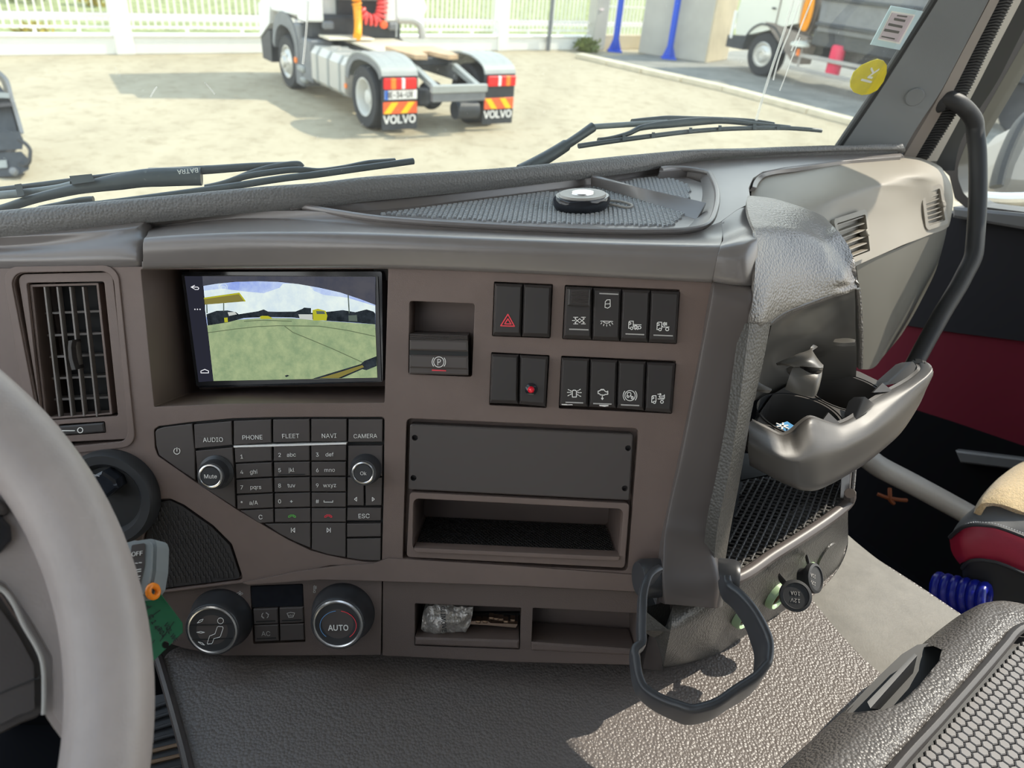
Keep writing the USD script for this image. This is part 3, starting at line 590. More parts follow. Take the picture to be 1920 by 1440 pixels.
# -- parking brake lever in its pocket
pb = thing('parking_brake_lever', 'flat parking brake lever in a square pocket, red line under its symbol', 'lever', centre(park_hole))
obj('lever', fpad(C2(sw, [(98, 470), (470, 480), (474, 700), (92, 690)]), -.033, .004, .0012), 'key_black', pb)
for k in range(6):
    y = 434 + k * 7
    obj('rib', fpad(C2(sw, [(97, y), (468, y + 12), (468, y + 17), (97, y + 5)]), -.030, .0055, .0006), 'key_black', pb)
obj('groove', fext(C2(sw, [(95, 538), (471, 548), (471, 574), (94, 563)]), .003, .0042), 'recess_black', pb)
obj('grip_face', fpad(C2(sw, [(96, 470), (470, 478), (471, 546), (95, 537)]), .003, .0062, .0012), 'key_black', pb)
obj('lower_face', fpad(C2(sw, [(94, 566), (471, 576), (472, 662), (93, 650)]), .003, .0058, .0012), 'key_black', pb)
obj('symbol', strokes(FACE, [circ(284, 613, 33), circ(284, 613, 43, 43, -38, 38, 12), circ(284, 613, 43, 43, 142, 218, 12), [(277, 632), (277, 595), (290, 596), (296, 604), (290, 614), (277, 615)]], 1.3, .0060, .0002, sw), 'print_white', pb)
obj('red_line', fext(C2(sw, [(239, 661), (330, 665), (330, 673), (239, 670)]), .004, .0046), 'print_red', pb)

# -- rocker switches
def switch(lab, P, sym=None, bar=None, look='print_white', w=1.5, dy=0, fill=()):
    """P: cell corners tl, tr, br, bl in the crop; front face inset, with a shallow pitch."""
    P = np.array(P, float); c = P.mean(0); base = c + (P - c) * .985
    tl, tr, br, bl = base
    front = np.array([tl + (tr - tl) * .07 + (bl - tl) * .055, tr + (tl - tr) * .09 + (br - tr) * .06, br + (bl - br) * .09 + (tr - br) * .075, bl + (br - bl) * .06 + (tl - bl) * .07])
    t = thing('rocker_switch', lab, 'switch', centre(C2(sw, P)), group=None)
    f = FACE.pts(C2(sw, front), .006); b = FACE.pts(C2(sw, base), -.001); m_ = FACE.pts(C2(sw, c + (P - c) * .965), .0025)
    st = lambda q, z: np.column_stack([q, np.full(len(q), z)])
    obj('rocker', FACE.world(hull3(np.vstack([st(b, -.0115), st(b, -.001), st(m_, .003), st(f, .006)]))), 'switch_black', t, smooth=25)
    if sym or fill: obj('symbol', strokes(FACE, sym or [fill[0]], w, .0062, .0002, sw, fill), look, t)
    if bar:
        (x0, y0), (x1, y1) = bar
        obj('indicator', fext(C2(sw, [(x0, y0), (x1, y1), (x1, y1 + 8), (x0, y0 + 8)]), .0055, .0063), 'print_grey' if look != 'x' else look, t)
    return t
switch('black rocker switch with a red hazard warning triangle', [(642, 102), (826, 110), (815, 452), (630, 446)], [[(728, 306), (682, 380), (770, 383), (728, 306)], [(728, 335), (708, 367), (748, 369), (728, 335)]], None, 'print_red', 2.2)
switch('plain blank rocker switch right of the red triangle switch', [(828, 110), (1012, 118), (998, 458), (817, 452)])
t = switch('rocker switch with a ribbed lock tab and crossed axles symbol', [(1098, 122), (1274, 130), (1268, 474), (1081, 465)], [[(1150, 325), (1178, 325)], [(1200, 325), (1226, 325)], [(1150, 368), (1178, 368)], [(1200, 368), (1226, 368)], [(1164, 325), (1164, 335)], [(1212, 325), (1212, 335)], [(1164, 358), (1164, 368)], [(1212, 358), (1212, 368)],
    [(1142, 346), (1160, 346)], [(1158, 334), (1190, 360)], [(1158, 360), (1190, 334)], [(1188, 334), (1220, 360)], [(1188, 360), (1220, 334)]], ((1122, 398), (1246, 402)), w=1.3)
obj('lock_tab', fpad(C2(sw, [(1118, 140), (1258, 144), (1252, 256), (1112, 250)]), .004, .0105, .001), 'switch_black', t)
for k in range(9):
    y = 152 + k * 9.5
    obj('rib', fpad(C2(sw, [(1136, y), (1244, y + 3), (1244, y + 8), (1136, y + 5)]), .010, .0114, .0003), 'key_black', t)
switch('rocker switch with door outline above a lamp symbol', [(1274, 132), (1460, 140), (1448, 482), (1268, 474)], [[(1352, 262), (1354, 226), (1364, 214), (1385, 212), (1386, 256), (1370, 267), (1352, 262)], [(1354, 240), (1386, 238)], [(1325, 350), (1402, 352)], circ(1364, 351, 22, 12, 0, 180, 9), [(1332, 360), (1326, 368)], [(1346, 370), (1342, 380)], [(1363, 372), (1363, 383)], [(1380, 370), (1386, 380)], [(1395, 360), (1402, 370)]], ((1316, 168), (1438, 174)), w=1.3)
def lorry(x, y, k=1.0): return [[(x, y), (x + 2, y - 46 * k), (x + 8, y - 52 * k), (x + 34 * k, y - 52 * k), (x + 34 * k, y - 6)], circ(x + 22 * k, y, 9 * k), [(x + 4, y - 44 * k), (x + 16 * k, y - 40 * k), (x + 16 * k, y - 30 * k), (x + 3, y - 28 * k)], [(x, y), (x + 12 * k, y)]]
switch('rocker switch with lorry and wavy spray symbol under its wheels', [(1460, 142), (1645, 149), (1630, 489), (1448, 482)], lorry(1504, 396, .88) + [[(1536, 372), (1584, 374)], circ(1550, 386, 9), circ(1574, 391, 9), [(1540, 398), (1548, 404), (1554, 396), (1562, 404), (1568, 398)], [(1536, 380), (1560, 384)]], ((1484, 428), (1604, 433)), w=1.4)
switch('rocker switch with lorry and small work lamp symbol, end of the upper row', [(1645, 150), (1832, 158), (1812, 497), (1630, 489)], lorry(1686, 404, .9) + [[(1720, 382), (1724, 388), (1764, 388)], circ(1752, 402, 10), [(1735, 358), (1727, 364), (1727, 374), (1735, 380), (1735, 358)], [(1742, 360), (1742, 376)], [(1748, 360), (1748, 376)]], ((1664, 436), (1788, 441)), w=1.4)
switch('plain blank rocker switch left of the small red lamp', [(622, 556), (800, 564), (797, 886), (610, 880)])
t = switch('rocker switch bearing a small round red lamp', [(803, 564), (990, 574), (972, 904), (798, 886)])
q = FACE.loc(*sw(877, 789), .007); o = FACE.at(q[0], q[1], 0)
obj('lamp_collar', lathe([(.0055, .004), (.0048, .0075), (.0028, .0085), (0, .0085)], o, FACE.n, 28), 'gloss_black', t)
obj('lamp', lathe([(.0028, .006), (.0027, .0095), (.0016, .0112), (0, .0118)], o, FACE.n, 24), 'red_lamp', t)
rays = [[(1116 + 0, 790), (1122, 793)], [(1128, 796), (1136, 800)], [(1110, 808), (1120, 808)], [(1126, 808), (1134, 808)], [(1114, 830), (1122, 826)], [(1128, 822), (1136, 818)], [(1174, 800), (1180, 797)], [(1186, 793), (1194, 788)], [(1176, 810), (1184, 810)], [(1190, 810), (1200, 810)], [(1174, 822), (1182, 826)], [(1188, 830), (1196, 834)]]
t = switch('rocker switch with flashing beacon symbol and a white scuff below', [(1073, 580), (1255, 588), (1245, 904), (1059, 896)], [[(1142, 838), (1142, 800), (1148, 794), (1162, 794), (1168, 800), (1168, 838), (1142, 838)]] + rays, ((1098, 868), (1212, 872)), w=1.6)
obj('scuff', fext(C2(sw, [(1072, 882), (1098, 880), (1112, 886), (1140, 884), (1146, 890), (1100, 891), (1074, 889)]), .002, .0045), 'worn_white', t)
t = switch('rocker switch with engine symbol over an arrow and a white scuff below', [(1257, 590), (1435, 598), (1425, 912), (1247, 904)], [[(1308, 816), (1308, 800), (1318, 798), (1324, 792), (1346, 792), (1352, 800), (1362, 806), (1370, 800), (1370, 820), (1352, 822), (1346, 826), (1322, 824), (1316, 816), (1308, 816)], [(1326, 789), (1344, 789)], [(1335, 832), (1335, 852)], [(1329, 846), (1335, 854), (1341, 846)]], ((1276, 876), (1394, 880)), w=1.7)
obj('scuff', fext(C2(sw, [(1314, 889), (1340, 885), (1374, 888), (1376, 896), (1350, 901), (1318, 896)]), .002, .0052), 'worn_white', t)
switch('rocker switch with a tilted lorry inside a bracketed circle', [(1437, 600), (1617, 608), (1605, 928), (1427, 912)], [circ(1513, 829, 33), circ(1513, 829, 44, 44, -40, 40, 12), circ(1513, 829, 44, 44, 140, 220, 12), [(1492, 834), (1498, 810), (1514, 808), (1520, 818), (1514, 836)], [(1514, 828), (1534, 838)], circ(1500, 836, 6), circ(1527, 844, 6)], ((1454, 884), (1572, 889)), w=1.4)
switch('rocker switch with lorry, arrow and bucket symbol at the end of the lower row', [(1619, 610), (1806, 618), (1782, 944), (1607, 930)], lorry(1652, 872, .82) + [[(1692, 850), (1730, 852)], circ(1718, 869, 9), [(1692, 820), (1712, 820)], [(1706, 815), (1713, 820), (1706, 825)], [(1700, 832), (1730, 832), (1734, 824), (1734, 846), (1704, 842), (1700, 832)]], None, w=1.5)

# -- blanking plate and open cubby
bp = thing('blanking_plate', 'blank dark cover plate with four small screw holes above the open cubby', 'cover plate', centre(C2(dn, [(105, 95), (1650, 620)])))
pl = pad(FACE.shape(C2(dn, [(106, 94), (1652, 164), (1626, 622), (94, 546)]), .001, .002), -.010, .001, .001)
for x, y in ((140, 188), (130, 466), (1617, 260), (1594, 538)):
    q = FACE.loc(*dn(x, y), .001); pl = pl - m3.Manifold.cylinder(.02, .0024, .0024, 24).translate([q[0], q[1], -.006])
obj('plate', FACE.world(pl), 'key_black', bp)
cb = thing('open_cubby', 'open storage slot with rubber net-patterned floor under the blank plate', 'cubby', centre(C2(dn, [(105, 570), (1600, 1090)])))
fr_ = FACE.shape(C2(dn, [(104, 566), (1626, 644), (1592, 1090), (82, 1014)]), .002, .003)
op_ = FACE.shape(C2(dn, [(128, 608), (1586, 682), (1556, 1030), (122, 968)]), .002, .005)
obj('frame', FACE.world(ext(fr_ - op_, -.010, .0015)), 'dash_plastic', cb)
obj('lip', FACE.world(ext(FACE.shape(C2(dn, [(134, 950), (1560, 1012), (1552, 1036), (1540, 1040), (150, 980), (134, 966)]), .004), -.01, .004)), 'dash_plastic', cb)
f0 = FACE.pts(C2(dn, [(126, 962), (1556, 1030)]), 0)
fl, fw = np.array([*f0[0], -.004]), f0[1] - f0[0]
strands = []
wx = np.linalg.norm(fw); ux = fw / wx; uy = np.array([-ux[1], ux[0]])
for sgn in (-1, 1):
    for i in range(-18, 66):
        x0, x1 = i * .0036, i * .0036 + sgn * .040
        P = [(x0 + (x1 - x0) * s_, -.006 - .078 * s_) for s_ in (0, 1)]
        t0 = [max(0, min(1, ((v - x0) / (x1 - x0)))) for v in (.002, wx - .002)]
        s0, s1 = min(t0), max(t0)
        if s1 - s0 < .05: continue
        pp = [FACE.at(*(f0[0] + ux * (x0 + (x1 - x0) * s_) + uy * .0008), -.006 - .078 * s_) for s_ in (s0, s1)]
        strands.append(tube(pp, .00055, 5))
obj('net_floor', join(*strands), 'mesh_mat', cb, kind='stuff')
obj('liner', FACE.world(m3.Manifold.hull_points(np.array([[*(f0[0] + uy * y), z] for y in (-.002, -.0005) for z in (-.088, -.004)] + [[*(f0[1] + uy * y), z] for y in (-.002, -.0005) for z in (-.088, -.004)]))), 'recess_black', cb)

# -- climate control
cc_ = thing('climate_control', 'climate control block with two big ringed knobs, small display and four buttons', 'climate control', centre(clim_out, LN))
obj('display', fpad(C2(cl, [(757, 157), (1150, 142), (1156, 308), (768, 318)]), -.017, LN - .001, .0006), 'gloss_black', cc_)
def cbtn(P, lab=None): return obj('button', fpad(C2(cl, P), -.017, LN + .001, .0008), 'key_black', cc_, label=lab)
b = cbtn([(778, 330), (962, 322), (965, 438), (783, 446)]); obj('symbol', strokes(FACE, [circ(868, 376, 24, 22, 110, 230, 9), circ(868, 376, 24, 22, -70, 50, 9), [(842, 384), (858, 392)], [(896, 368), (878, 358)]], 1.5, LN + .0012, .0002, cl), 'print_grey', b)
obj('indicator', fext(C2(cl, [(800, 420), (945, 414), (945, 422), (800, 428)]), LN, LN + .0014), 'recess_black', b)
b = cbtn([(974, 320), (1154, 314), (1158, 430), (977, 438)]); obj('symbol', strokes(FACE, [[(1033, 360), (1060, 353), (1090, 358), (1078, 388), (1046, 390), (1033, 360)], [(1046, 372), (1052, 380)], [(1060, 370), (1064, 380)], [(1074, 370), (1076, 380)]], 1.3, LN + .0012, .0002, cl), 'print_grey', b)
obj('indicator', fext(C2(cl, [(994, 412), (1140, 406), (1140, 414), (994, 420)]), LN, LN + .0014), 'recess_black', b)
b = cbtn([(784, 452), (966, 445), (970, 566), (790, 576)]); obj('lettering', text(FACE, 'AC', *cl(874, 512), 8.5, LN + .0012, .0002), 'print_grey', b)
obj('indicator', fext(C2(cl, [(805, 548), (950, 542), (950, 550), (805, 556)]), LN, LN + .0014), 'recess_black', b)
cbtn([(978, 444), (1158, 438), (1162, 560), (982, 568)], 'blank button')
obj('fan_mark', strokes(FACE, [circ(666, 212, 10, 6, n=10), circ(692, 212, 10, 6, n=10), circ(679, 202, 6, 8, n=10), circ(679, 222, 6, 8, n=10)], 1.0, LN + .0002, .0002, cl), 'print_grey', cc_)
obj('thermometer_mark', strokes(FACE, [[(1234, 190), (1234, 156), (1238, 152), (1242, 156), (1242, 190)], circ(1238, 198, 8, n=10), [(1246, 158), (1254, 158)], [(1246, 166), (1254, 166)], [(1246, 174), (1254, 174)]], 1.1, LN + .0002, .0002, cl), 'print_grey', cc_)
def bigknob(fx, fy, bx, by, lab):
    n1 = .017
    q = FACE.loc(*cl(fx, fy), n1); px = np.linalg.norm(FACE.loc(*cl(fx, fy), n1) - FACE.loc(cl(fx, fy)[0] + 1, cl(fx, fy)[1], n1))
    o = FACE.at(q[0], q[1], 0)
    k = obj('knob', lathe([(0, LN - .02), (61 * px, LN - .02), (61 * px, LN + .0005), (58 * px, LN + .003), (53 * px, .008), (52.5 * px, n1 - .004), (51 * px, n1 - .001), (49 * px, n1), (0, n1 - .001)], o, FACE.n, 64), 'knob_black', cc_, label=lab, smooth=40)
    obj('ring', lathe([(41 * px, n1 - .002), (42 * px, n1 + .0008), (44.5 * px, n1 + .0012), (47.5 * px, n1 + .0006), (48.5 * px, n1 - .002)], o, FACE.n, 64), 'chrome', k)
    return k, o, px, n1
k, o, px, n1 = bigknob(470, 485, 500, 440, 'air distribution knob')
obj('cap', lathe([(0, n1 - .0004), (40.5 * px, n1 - .0004), (41.5 * px, n1 - .004)], o, FACE.n, 56), 'key_black', k)
obj('symbol', strokes(FACE, [[(360, 432), (378, 412), (404, 404), (396, 418), (378, 428), (360, 432)], circ(534, 416, 22), [(356, 502), (385, 496), (414, 503), (388, 508), (356, 502)], [(366, 574), (395, 580), (414, 598), (392, 592), (366, 574)],
    [(434, 586), (452, 530), (492, 514), (510, 462), (520, 458), (548, 460), (554, 470), (534, 530), (528, 538), (484, 550), (474, 580), (466, 588), (438, 590), (434, 586)]], 1.1, n1 + .0002, .0002, cl), 'print_white', k)
obj('seam', strokes(FACE, [[(300, 450), (470, 447), (640, 436)], [(310, 556), (470, 556), (636, 546)]], 1.8, n1 + .0001, .0001, cl), 'recess_black', k)
k, o, px, n1 = bigknob(1412, 440, 1440, 400, 'temperature knob')
obj('cap', lathe([(0, n1 - .0004), (40.5 * px, n1 - .0004), (41.5 * px, n1 - .004)], o, FACE.n, 56), 'key_black', k)
obj('lettering', text(FACE, 'AUTO', *cl(1416, 468), 10.0, n1 + .0001, .0002, bold=True, fit=36), 'print_white', k)
obj('blue_arc', strokes(FACE, [circ(1416, 452, 136, 110, 132, 262, 24)], 1.2, n1 + .0002, .0002, cl), 'print_blue', k)
obj('red_arc', strokes(FACE, [circ(1416, 452, 136, 110, -80, 50, 24)], 1.3, n1 + .0002, .0002, cl), 'print_red', k)

# -- crumpled bag with a key ring in the left pocket
bag = thing('plastic_bag', 'crumpled clear bag holding keys, lying in the left pocket below the console', 'bag', centre(C2(pk, [(200, 340), (560, 340)]), LN))
gx, gy = np.meshgrid(np.linspace(0, 1, 26), np.linspace(0, 1, 20))
front = [(205, 185), (240, 140), (290, 128), (420, 140), (565, 145), (560, 200), (545, 270), (510, 330), (430, 335), (380, 348), (240, 338), (190, 305)]
bpol = FACE.shape(C2(pk, front), -.012)
bm = tm(ext(bpol, -.040, -.012)); 
for _ in range(4): bm = bm.subdivide()
bv = np.asarray(bm.vertices); nn = meshkit.fbm(bv * 130, 3, 5) - .5
edge = np.array([bpol.boundary.distance(sg.Point(x, y)) for x, y in bv[:, :2]])
bv[:, 2] += (nn * .012 + np.minimum(edge, .010) * .8) * np.where(bv[:, 2] > -.026, 1, -.6)
obj('wrap', FACE.world(trimesh.Trimesh(bv, bm.faces, process=False)), 'foil', bag, smooth=25)
obj('scrawl', text(FACE, 'CLIMOVE', *pk(352, 235), 8, .0025, .0002, ang=1.5, fit=48), 'ink_black', bag)
kr = thing('key', 'bronze-coloured key shaft sticking out of the crumpled bag', 'key', centre(C2(pk, [(720, 260)]), LN))
obj('shaft', FACE.world(ext(FACE.shape(C2(pk, [(500, 250), (670, 246), (690, 262), (886, 270), (872, 296), (680, 278), (500, 268)]), -.02, .0004), -.026, -.02)), 'key_metal', kr)
for i, (x, y) in enumerate(((695, 230), (730, 236), (765, 240), (800, 256), (850, 246), (650, 256), (600, 256))):
    obj('tooth', FACE.world(pad(FACE.shape(C2(pk, [(x - 17, y - 8), (x + 17, y - 6), (x + 18, y + 12), (x - 16, y + 10)]), -.017), -.026, -.017, .001)), 'key_metal', kr)
# ---------------------------------------------------------------- console's passenger side: grained flank, niche, shelf, sockets
ER, EF = A([.83, .56, 0]) / math.hypot(.83, .56), A([-.56, .83, 0]) / math.hypot(.83, .56)
c2 = crop(1380, 240, 3.13); c5 = crop(1300, 500, 3.2); c6 = crop(1300, 860, 3.097)
flank = loft([[T(1409, 372, -.010), T(1457, 377, -.010), T(1508, 391, -.012), T(1546, 407, -.014), D(1570, 432, .70), D(1597, 474, .69), D(1606, 512, .684), D(1606, 538, .684)],
              [D(1415, 430, .612), D(1450, 425, .640), D(1500, 432, .660), D(1540, 450, .672), D(1566, 475, .678), D(1588, 500, .682), D(1598, 512, .684), D(1605, 526, .684)],
              [D(1416, 500, .598), D(1440, 497, .610), D(1480, 500, .630), D(1520, 510, .648), D(1552, 522, .660), D(1578, 530, .670), D(1596, 530, .680), D(1605, 531, .683)],
              [D(1411, 570, .597), D(1430, 574, .602), D(1458, 566, .618), D(1490, 555, .636), D(1525, 545, .652), D(1560, 541, .666), D(1588, 536, .678), D(1606, 536, .683)],
              [D(1405, 607, .598), D(1425, 609, .603), D(1445, 604, .616), D(1470, 587, .630), D(1500, 574, .644), D(1535, 562, .659), D(1570, 550, .672), D(1607, 541, .683)],
              [D(1404, 612, .615), D(1426, 614, .620), D(1447, 609, .633), D(1472, 592, .648), D(1502, 579, .662), D(1537, 567, .676), D(1572, 555, .676), D(1604, 543, .686)]], 40, 44)
side = thing('side_console', 'grained flank of the console on the passenger side with a deep niche and shelf', 'console', D(1450, 1000, .7))
obj('flank', slab(flank, .0025), 'leather_grain', side, smooth=60)
band = loft([[D(1405, 606, .597), D(1425, 608, .604), D(1445, 606, .616)], [D(1395, 690, .598), D(1412, 690, .606), D(1429, 688, .618)], [D(1382, 790, .60), D(1396, 790, .608), D(1406, 790, .62)], [D(1366, 890, .605), D(1378, 890, .615), D(1389, 890, .628)], [D(1346, 985, .612), D(1358, 985, .622), D(1371, 985, .636)], [D(1338, 1075, .622), D(1346, 1075, .63), D(1356, 1078, .642)]], 12, 30)
obj('flank_band', slab(band, .010), 'fascia_grain', side, smooth=50)
edge_r = [D(1609, 541, .686), D(1611, 560, .690), D(1614, 620, .705), D(1613, 690, .728), D(1606, 800, .76), D(1602, 880, .775), D(1597, 935, .775)]
obj('edge_bead', tube(edge_r[:4], .0022, 8, n=30), 'leather_grain', side); obj('edge_bead', tube([D(1605, 850, .775)] + edge_r[5:], .0022, 8, n=12), 'leather_grain', side)
niche = loft([[D(1447, 606, .617), D(1470, 588, .630), D(1520, 568, .652), D(1604, 536, .684)], [D(1446, 612, .64), D(1480, 596, .665), D(1530, 578, .69), D(1603, 550, .70)], [D(1436, 650, .665), D(1480, 640, .69), D(1530, 630, .705), D(1604, 600, .706)], [D(1422, 700, .69), D(1470, 690, .73), D(1530, 675, .745), D(1606, 660, .74)], [D(1412, 752, .71), D(1470, 737, .765), D(1530, 727, .785), D(1604, 722, .785)]], 30, 30)
obj('niche', slab(niche, .006), 'niche_plastic', side, smooth=60)
post_ = loft([[D(1490, 682, .655), D(1530, 702, .655), D(1544, 684, .668)], [D(1480, 705, .655), D(1528, 716, .652), D(1541, 690, .668)], [D(1472, 730, .66), D(1522, 744, .655), D(1533, 722, .67)]], 12, 10)
obj('niche_post', slab(post_, .02), 'niche_plastic', side, smooth=30)
fin = loft([[D(1455, 681, .665), D(1500, 662, .67), D(1530, 648, .685)], [D(1476, 682, .652), D(1515, 672, .655), D(1525, 660, .672)], [D(1490, 684, .650), D(1538, 690, .654), D(1543, 684, .664)]], 16, 10)
obj('niche_fin', slab(fin, .002), 'niche_plastic', side, smooth=50)
obj('niche_fin', slab(loft([[D(1565, 636, .69), D(1590, 634, .685), D(1604, 637, .68)], [D(1562, 641, .675), D(1588, 643, .668), D(1603, 642, .667)]], 10, 4), .003), 'niche_plastic', side)
obj('niche_fin', slab(loft([[D(1416, 712, .64), D(1432, 722, .64), D(1447, 729, .64)], [D(1416, 730, .635), D(1432, 731, .635), D(1447, 732, .638)]], 10, 4), .003), 'niche_plastic', side)
# shelf below the cup holder
ZS = D(1372, 1076, .655)[2]
def S(px, py, dz=0.0): return Z(px, py, ZS + dz)
sh_out = [S(1348, 1068), S(1372, 1082), S(1450, 1032), S(1530, 982), S(1590, 935), S(1592, 880), S(1500, 880), S(1388, 900)]
shp = sg.Polygon(A(sh_out)[:, :2]).buffer(0)
obj('shelf', flat(shp.buffer(.003), ZS - .02, ZS - .001), 'recess_black', side)
net, inner_ = [], shp.buffer(-.003)
sc0 = A(shp.centroid.coords[0]); e1, e2 = A([.95, .31]), A([.35, .94])
for fam, (ea, eb) in enumerate(((e1, e2), (e2, e1))):
    ang_ = (math.radians(62), math.radians(-8))[fam]
    dd = A([math.cos(ang_), math.sin(ang_)]); nn_ = A([-dd[1], dd[0]])
    for i in range(-50, 50):
        L = sg.LineString([sc0 + nn_ * i * .0058 - dd * .4, sc0 + nn_ * i * .0058 + dd * .4]).intersection(inner_)
        for g_ in getattr(L, 'geoms', [L]):
            if g_.length > .006:
                P = [A([*q, ZS + .0008]) for q in g_.coords]
                net.append(tube(P, .0011, 6))
obj('net_mat', join(*net), 'mesh_mat', side, kind='stuff')
shb = loft([[D(1388, 850, .80), D(1480, 850, .83), D(1600, 850, .86)], [S(1390, 900), S(1490, 884), S(1594, 878)]], 10, 6)
obj('shelf_back', slab(shb, .01), 'recess_black', side)
obj('shelf_end', slab(loft([[D(1600, 800, .74), D(1606, 800, .86)], [D(1592, 935, .745), D(1598, 900, .86)]], 4, 6), .008), 'dash_smooth', side)
lip = [S(1353, 1092, .004), S(1376, 1086, .004), S(1450, 1040, .004), S(1530, 989, .005), S(1580, 952, .009), S(1592, 938, .014), S(1594, 925, .024)]
obj('shelf_lip', tube(lip, .0055, 10, n=50), 'column_plastic', side)
def Fl(px, py, dz=0.0): return Z(px, py, ZF + dz)
fas = loft([[S(1262, 1135, .0), S(1356, 1100), S(1385, 1090), S(1450, 1048), S(1530, 996), S(1575, 962), S(1590, 944)],
            [D(1258, 1180, .60), D(1350, 1135, .645), D(1395, 1110, .665), D(1460, 1075, .70), D(1535, 1025, .742), D(1575, 995, .765), D(1590, 985, .775)],
            [Fl(1244, 1252), Fl(1340, 1228), Fl(1400, 1190), Fl(1470, 1145), Fl(1545, 1090), Fl(1574, 1060), Fl(1584, 1022)]], 50, 14)
obj('fascia', slab(fas, .03), 'fascia_grain', side, smooth=60)
obj('fascia_end', slab(loft([[FP(1236, 1105, -.01), FP(1262, 1130, .0)], [FP(1222, 1170, -.012), FP(1252, 1180, .0)], [Fl(1205, 1254, .004), Fl(1242, 1258, .004)]], 6, 8), .03), 'column_plastic', side)
ri, rj = 34, 44
# power sockets
def fpoint(px, py):
    d = ray(px, py); best = None
    G_ = fas.reshape(-1, 3); q = (G_ - CAM); t = q @ d / (d @ d); e = np.linalg.norm(q - t[:, None] * d, axis=1)
    k = np.argsort(e)[:4]; w_ = np.average(t[k], weights=1 / (e[k] + 1e-6)); return CAM + d * w_
def gnorm(grid, px, py):
    d = ray(px, py); q = grid - CAM; t = q @ d / (d @ d); e = np.linalg.norm(q - t[..., None] * d, axis=2)
    r, c = np.unravel_index(np.argmin(e), e.shape); r, c = min(max(r, 2), grid.shape[0] - 3), min(max(c, 2), grid.shape[1] - 3)
    n_ = unit(np.cross(grid[r, c + 2] - grid[r, c - 2], grid[r + 2, c] - grid[r - 2, c]))
    return n_ if n_ @ (CAM - grid[r, c]) > 0 else -n_
fnorm = gnorm(fas, 1460, 1100)
for i, (px, py, lb) in enumerate(((1392, 1151, 'open green-ringed power socket behind the grab handle'), (1451, 1115, 'middle green-ringed power socket, its round cap hanging open in front'), (1512, 1076, 'farthest green-ringed power socket, half hidden by its dangling cap'))):
    fnorm = gnorm(fas, px, py); o = fpoint(px, py) + fnorm * .0025
    s_ = thing('power_socket', lb, 'power socket', o)
    R0 = .0135
    obj('ring', lathe([(R0 * .70, -.004), (R0 * .72, .002), (R0 * .84, .0042), (R0 * .98, .003), (R0 * 1.03, -.004)], o, fnorm, 40), 'socket_green', s_, smooth=60)
    obj('barrel', lathe([(R0 * .70, .001), (R0 * .66, .0), (R0 * .64, -.018), (0, -.018)], o, fnorm, 32), 'brass', s_)
def cap_(name, lab, px, py, w, nrm, r, sp_, writing, ang):
    o = D(px, py, w); nrm = unit(nrm)
    t = thing(name, lab, 'socket cap', o)
    obj('cap', lathe([(0, -.011), (r * .62, -.011), (r * .68, -.003), (r * .95, -.002), (r, 0), (r * .97, .003), (r * .8, .0038), (r * .76, .0026), (0, .0026)], o, nrm, 40), 'rubber', t, smooth=40)
    fr = Frame(o, cr - .3 * cu, nrm); fr.n = nrm; fr.x = unit(np.cross(cu, nrm)); fr.y = np.cross(nrm, fr.x)
    for dy, s in zip((-4.5, 9), writing):
        obj('lettering', text(fr, s, px + .5 * dy * 0, py + dy, 7.0, .0028, .0003, ang=ang), 'print_grey', t)
    obj('strap', tube([D(*q) for q in sp_], .0035, 8, n=16, rb=.0016, ref=cu), 'rubber', t)
    return t
cap_('socket_cap', 'black round rubber cap lettered 10A 12V hanging off the middle socket', 1491, 1117, .655, -cf * .9 - cr * .1 + cu * .25, .0135, [(1462, 1082, .69), (1468, 1090, .672), (1476, 1100, .662)], ('10A', '12V'), math.pi + .12)
cap_('socket_cap', 'black round rubber cap turned edge-on beside the farthest socket', 1524, 1084, .69, -cf * .75 + cr * .65 + cu * .15, .0135, [(1513, 1046, .725), (1516, 1056, .712), (1518, 1066, .70)], ('10A', '12V'), math.pi + .5)
fnorm = gnorm(fas, 1549, 1040); o = fpoint(1549, 1040) + fnorm * .0004
obj('blank_plug', lathe([(0, -.003), (.0150, -.003), (.0150, .0), (.0142, .0012), (0, .0012)], o, fnorm, 40), 'fascia_grain', side)

# ---------------------------------------------------------------- cup holder
zc = D(1404, 794, .678)[2]
def K(px, py, dz=0.0): return Z(px, py, zc + dz)
cup = thing('cup_holder', 'black double cup holder tray folded out from the console niche', 'cup holder', K(1520, 760))
top_px = [(1404, 794), (1436, 812), (1468, 826), (1500, 838), (1540, 842), (1590, 828), (1640, 800), (1672, 770), (1680, 740), (1664, 716), (1640, 708), (1613, 692), (1560, 686), (1500, 700), (1440, 735)]
tpoly = sg.Polygon(A([K(*q) for q in top_px])[:, :2]).buffer(0)
tpoly = rounded(tpoly.buffer(-.005), .006)
cupc = [(K(1500, 779), .0390), (K(1588, 735), .0385)]
n_lv = 10
body = None
cx_, cy_ = tpoly.centroid.coords[0]
for i in range(n_lv):
    s0, s1 = i / n_lv, (i + 1) / n_lv
    lay = []
    for s in (s0, s1):
        k = 1 - .10 * s ** 2 - .34 * max(0, s - .55) ** 1.5
        lay += [(cx_ + (x - cx_) * k + EF[0] * .02 * s, cy_ + (y - cy_) * k + EF[1] * .02 * s, zc - .045 * s) for x, y in np.array(tpoly.convex_hull.exterior.coords)[::2]]
    h = hull3(lay); body = h if body is None else body + h
for c_, r_ in cupc: body = body - m3.Manifold.cylinder(.08, r_ * .84, r_, 48).translate([c_[0], c_[1], zc - .040])
obj('body', tm(body), 'cup_plastic', cup, smooth=40)
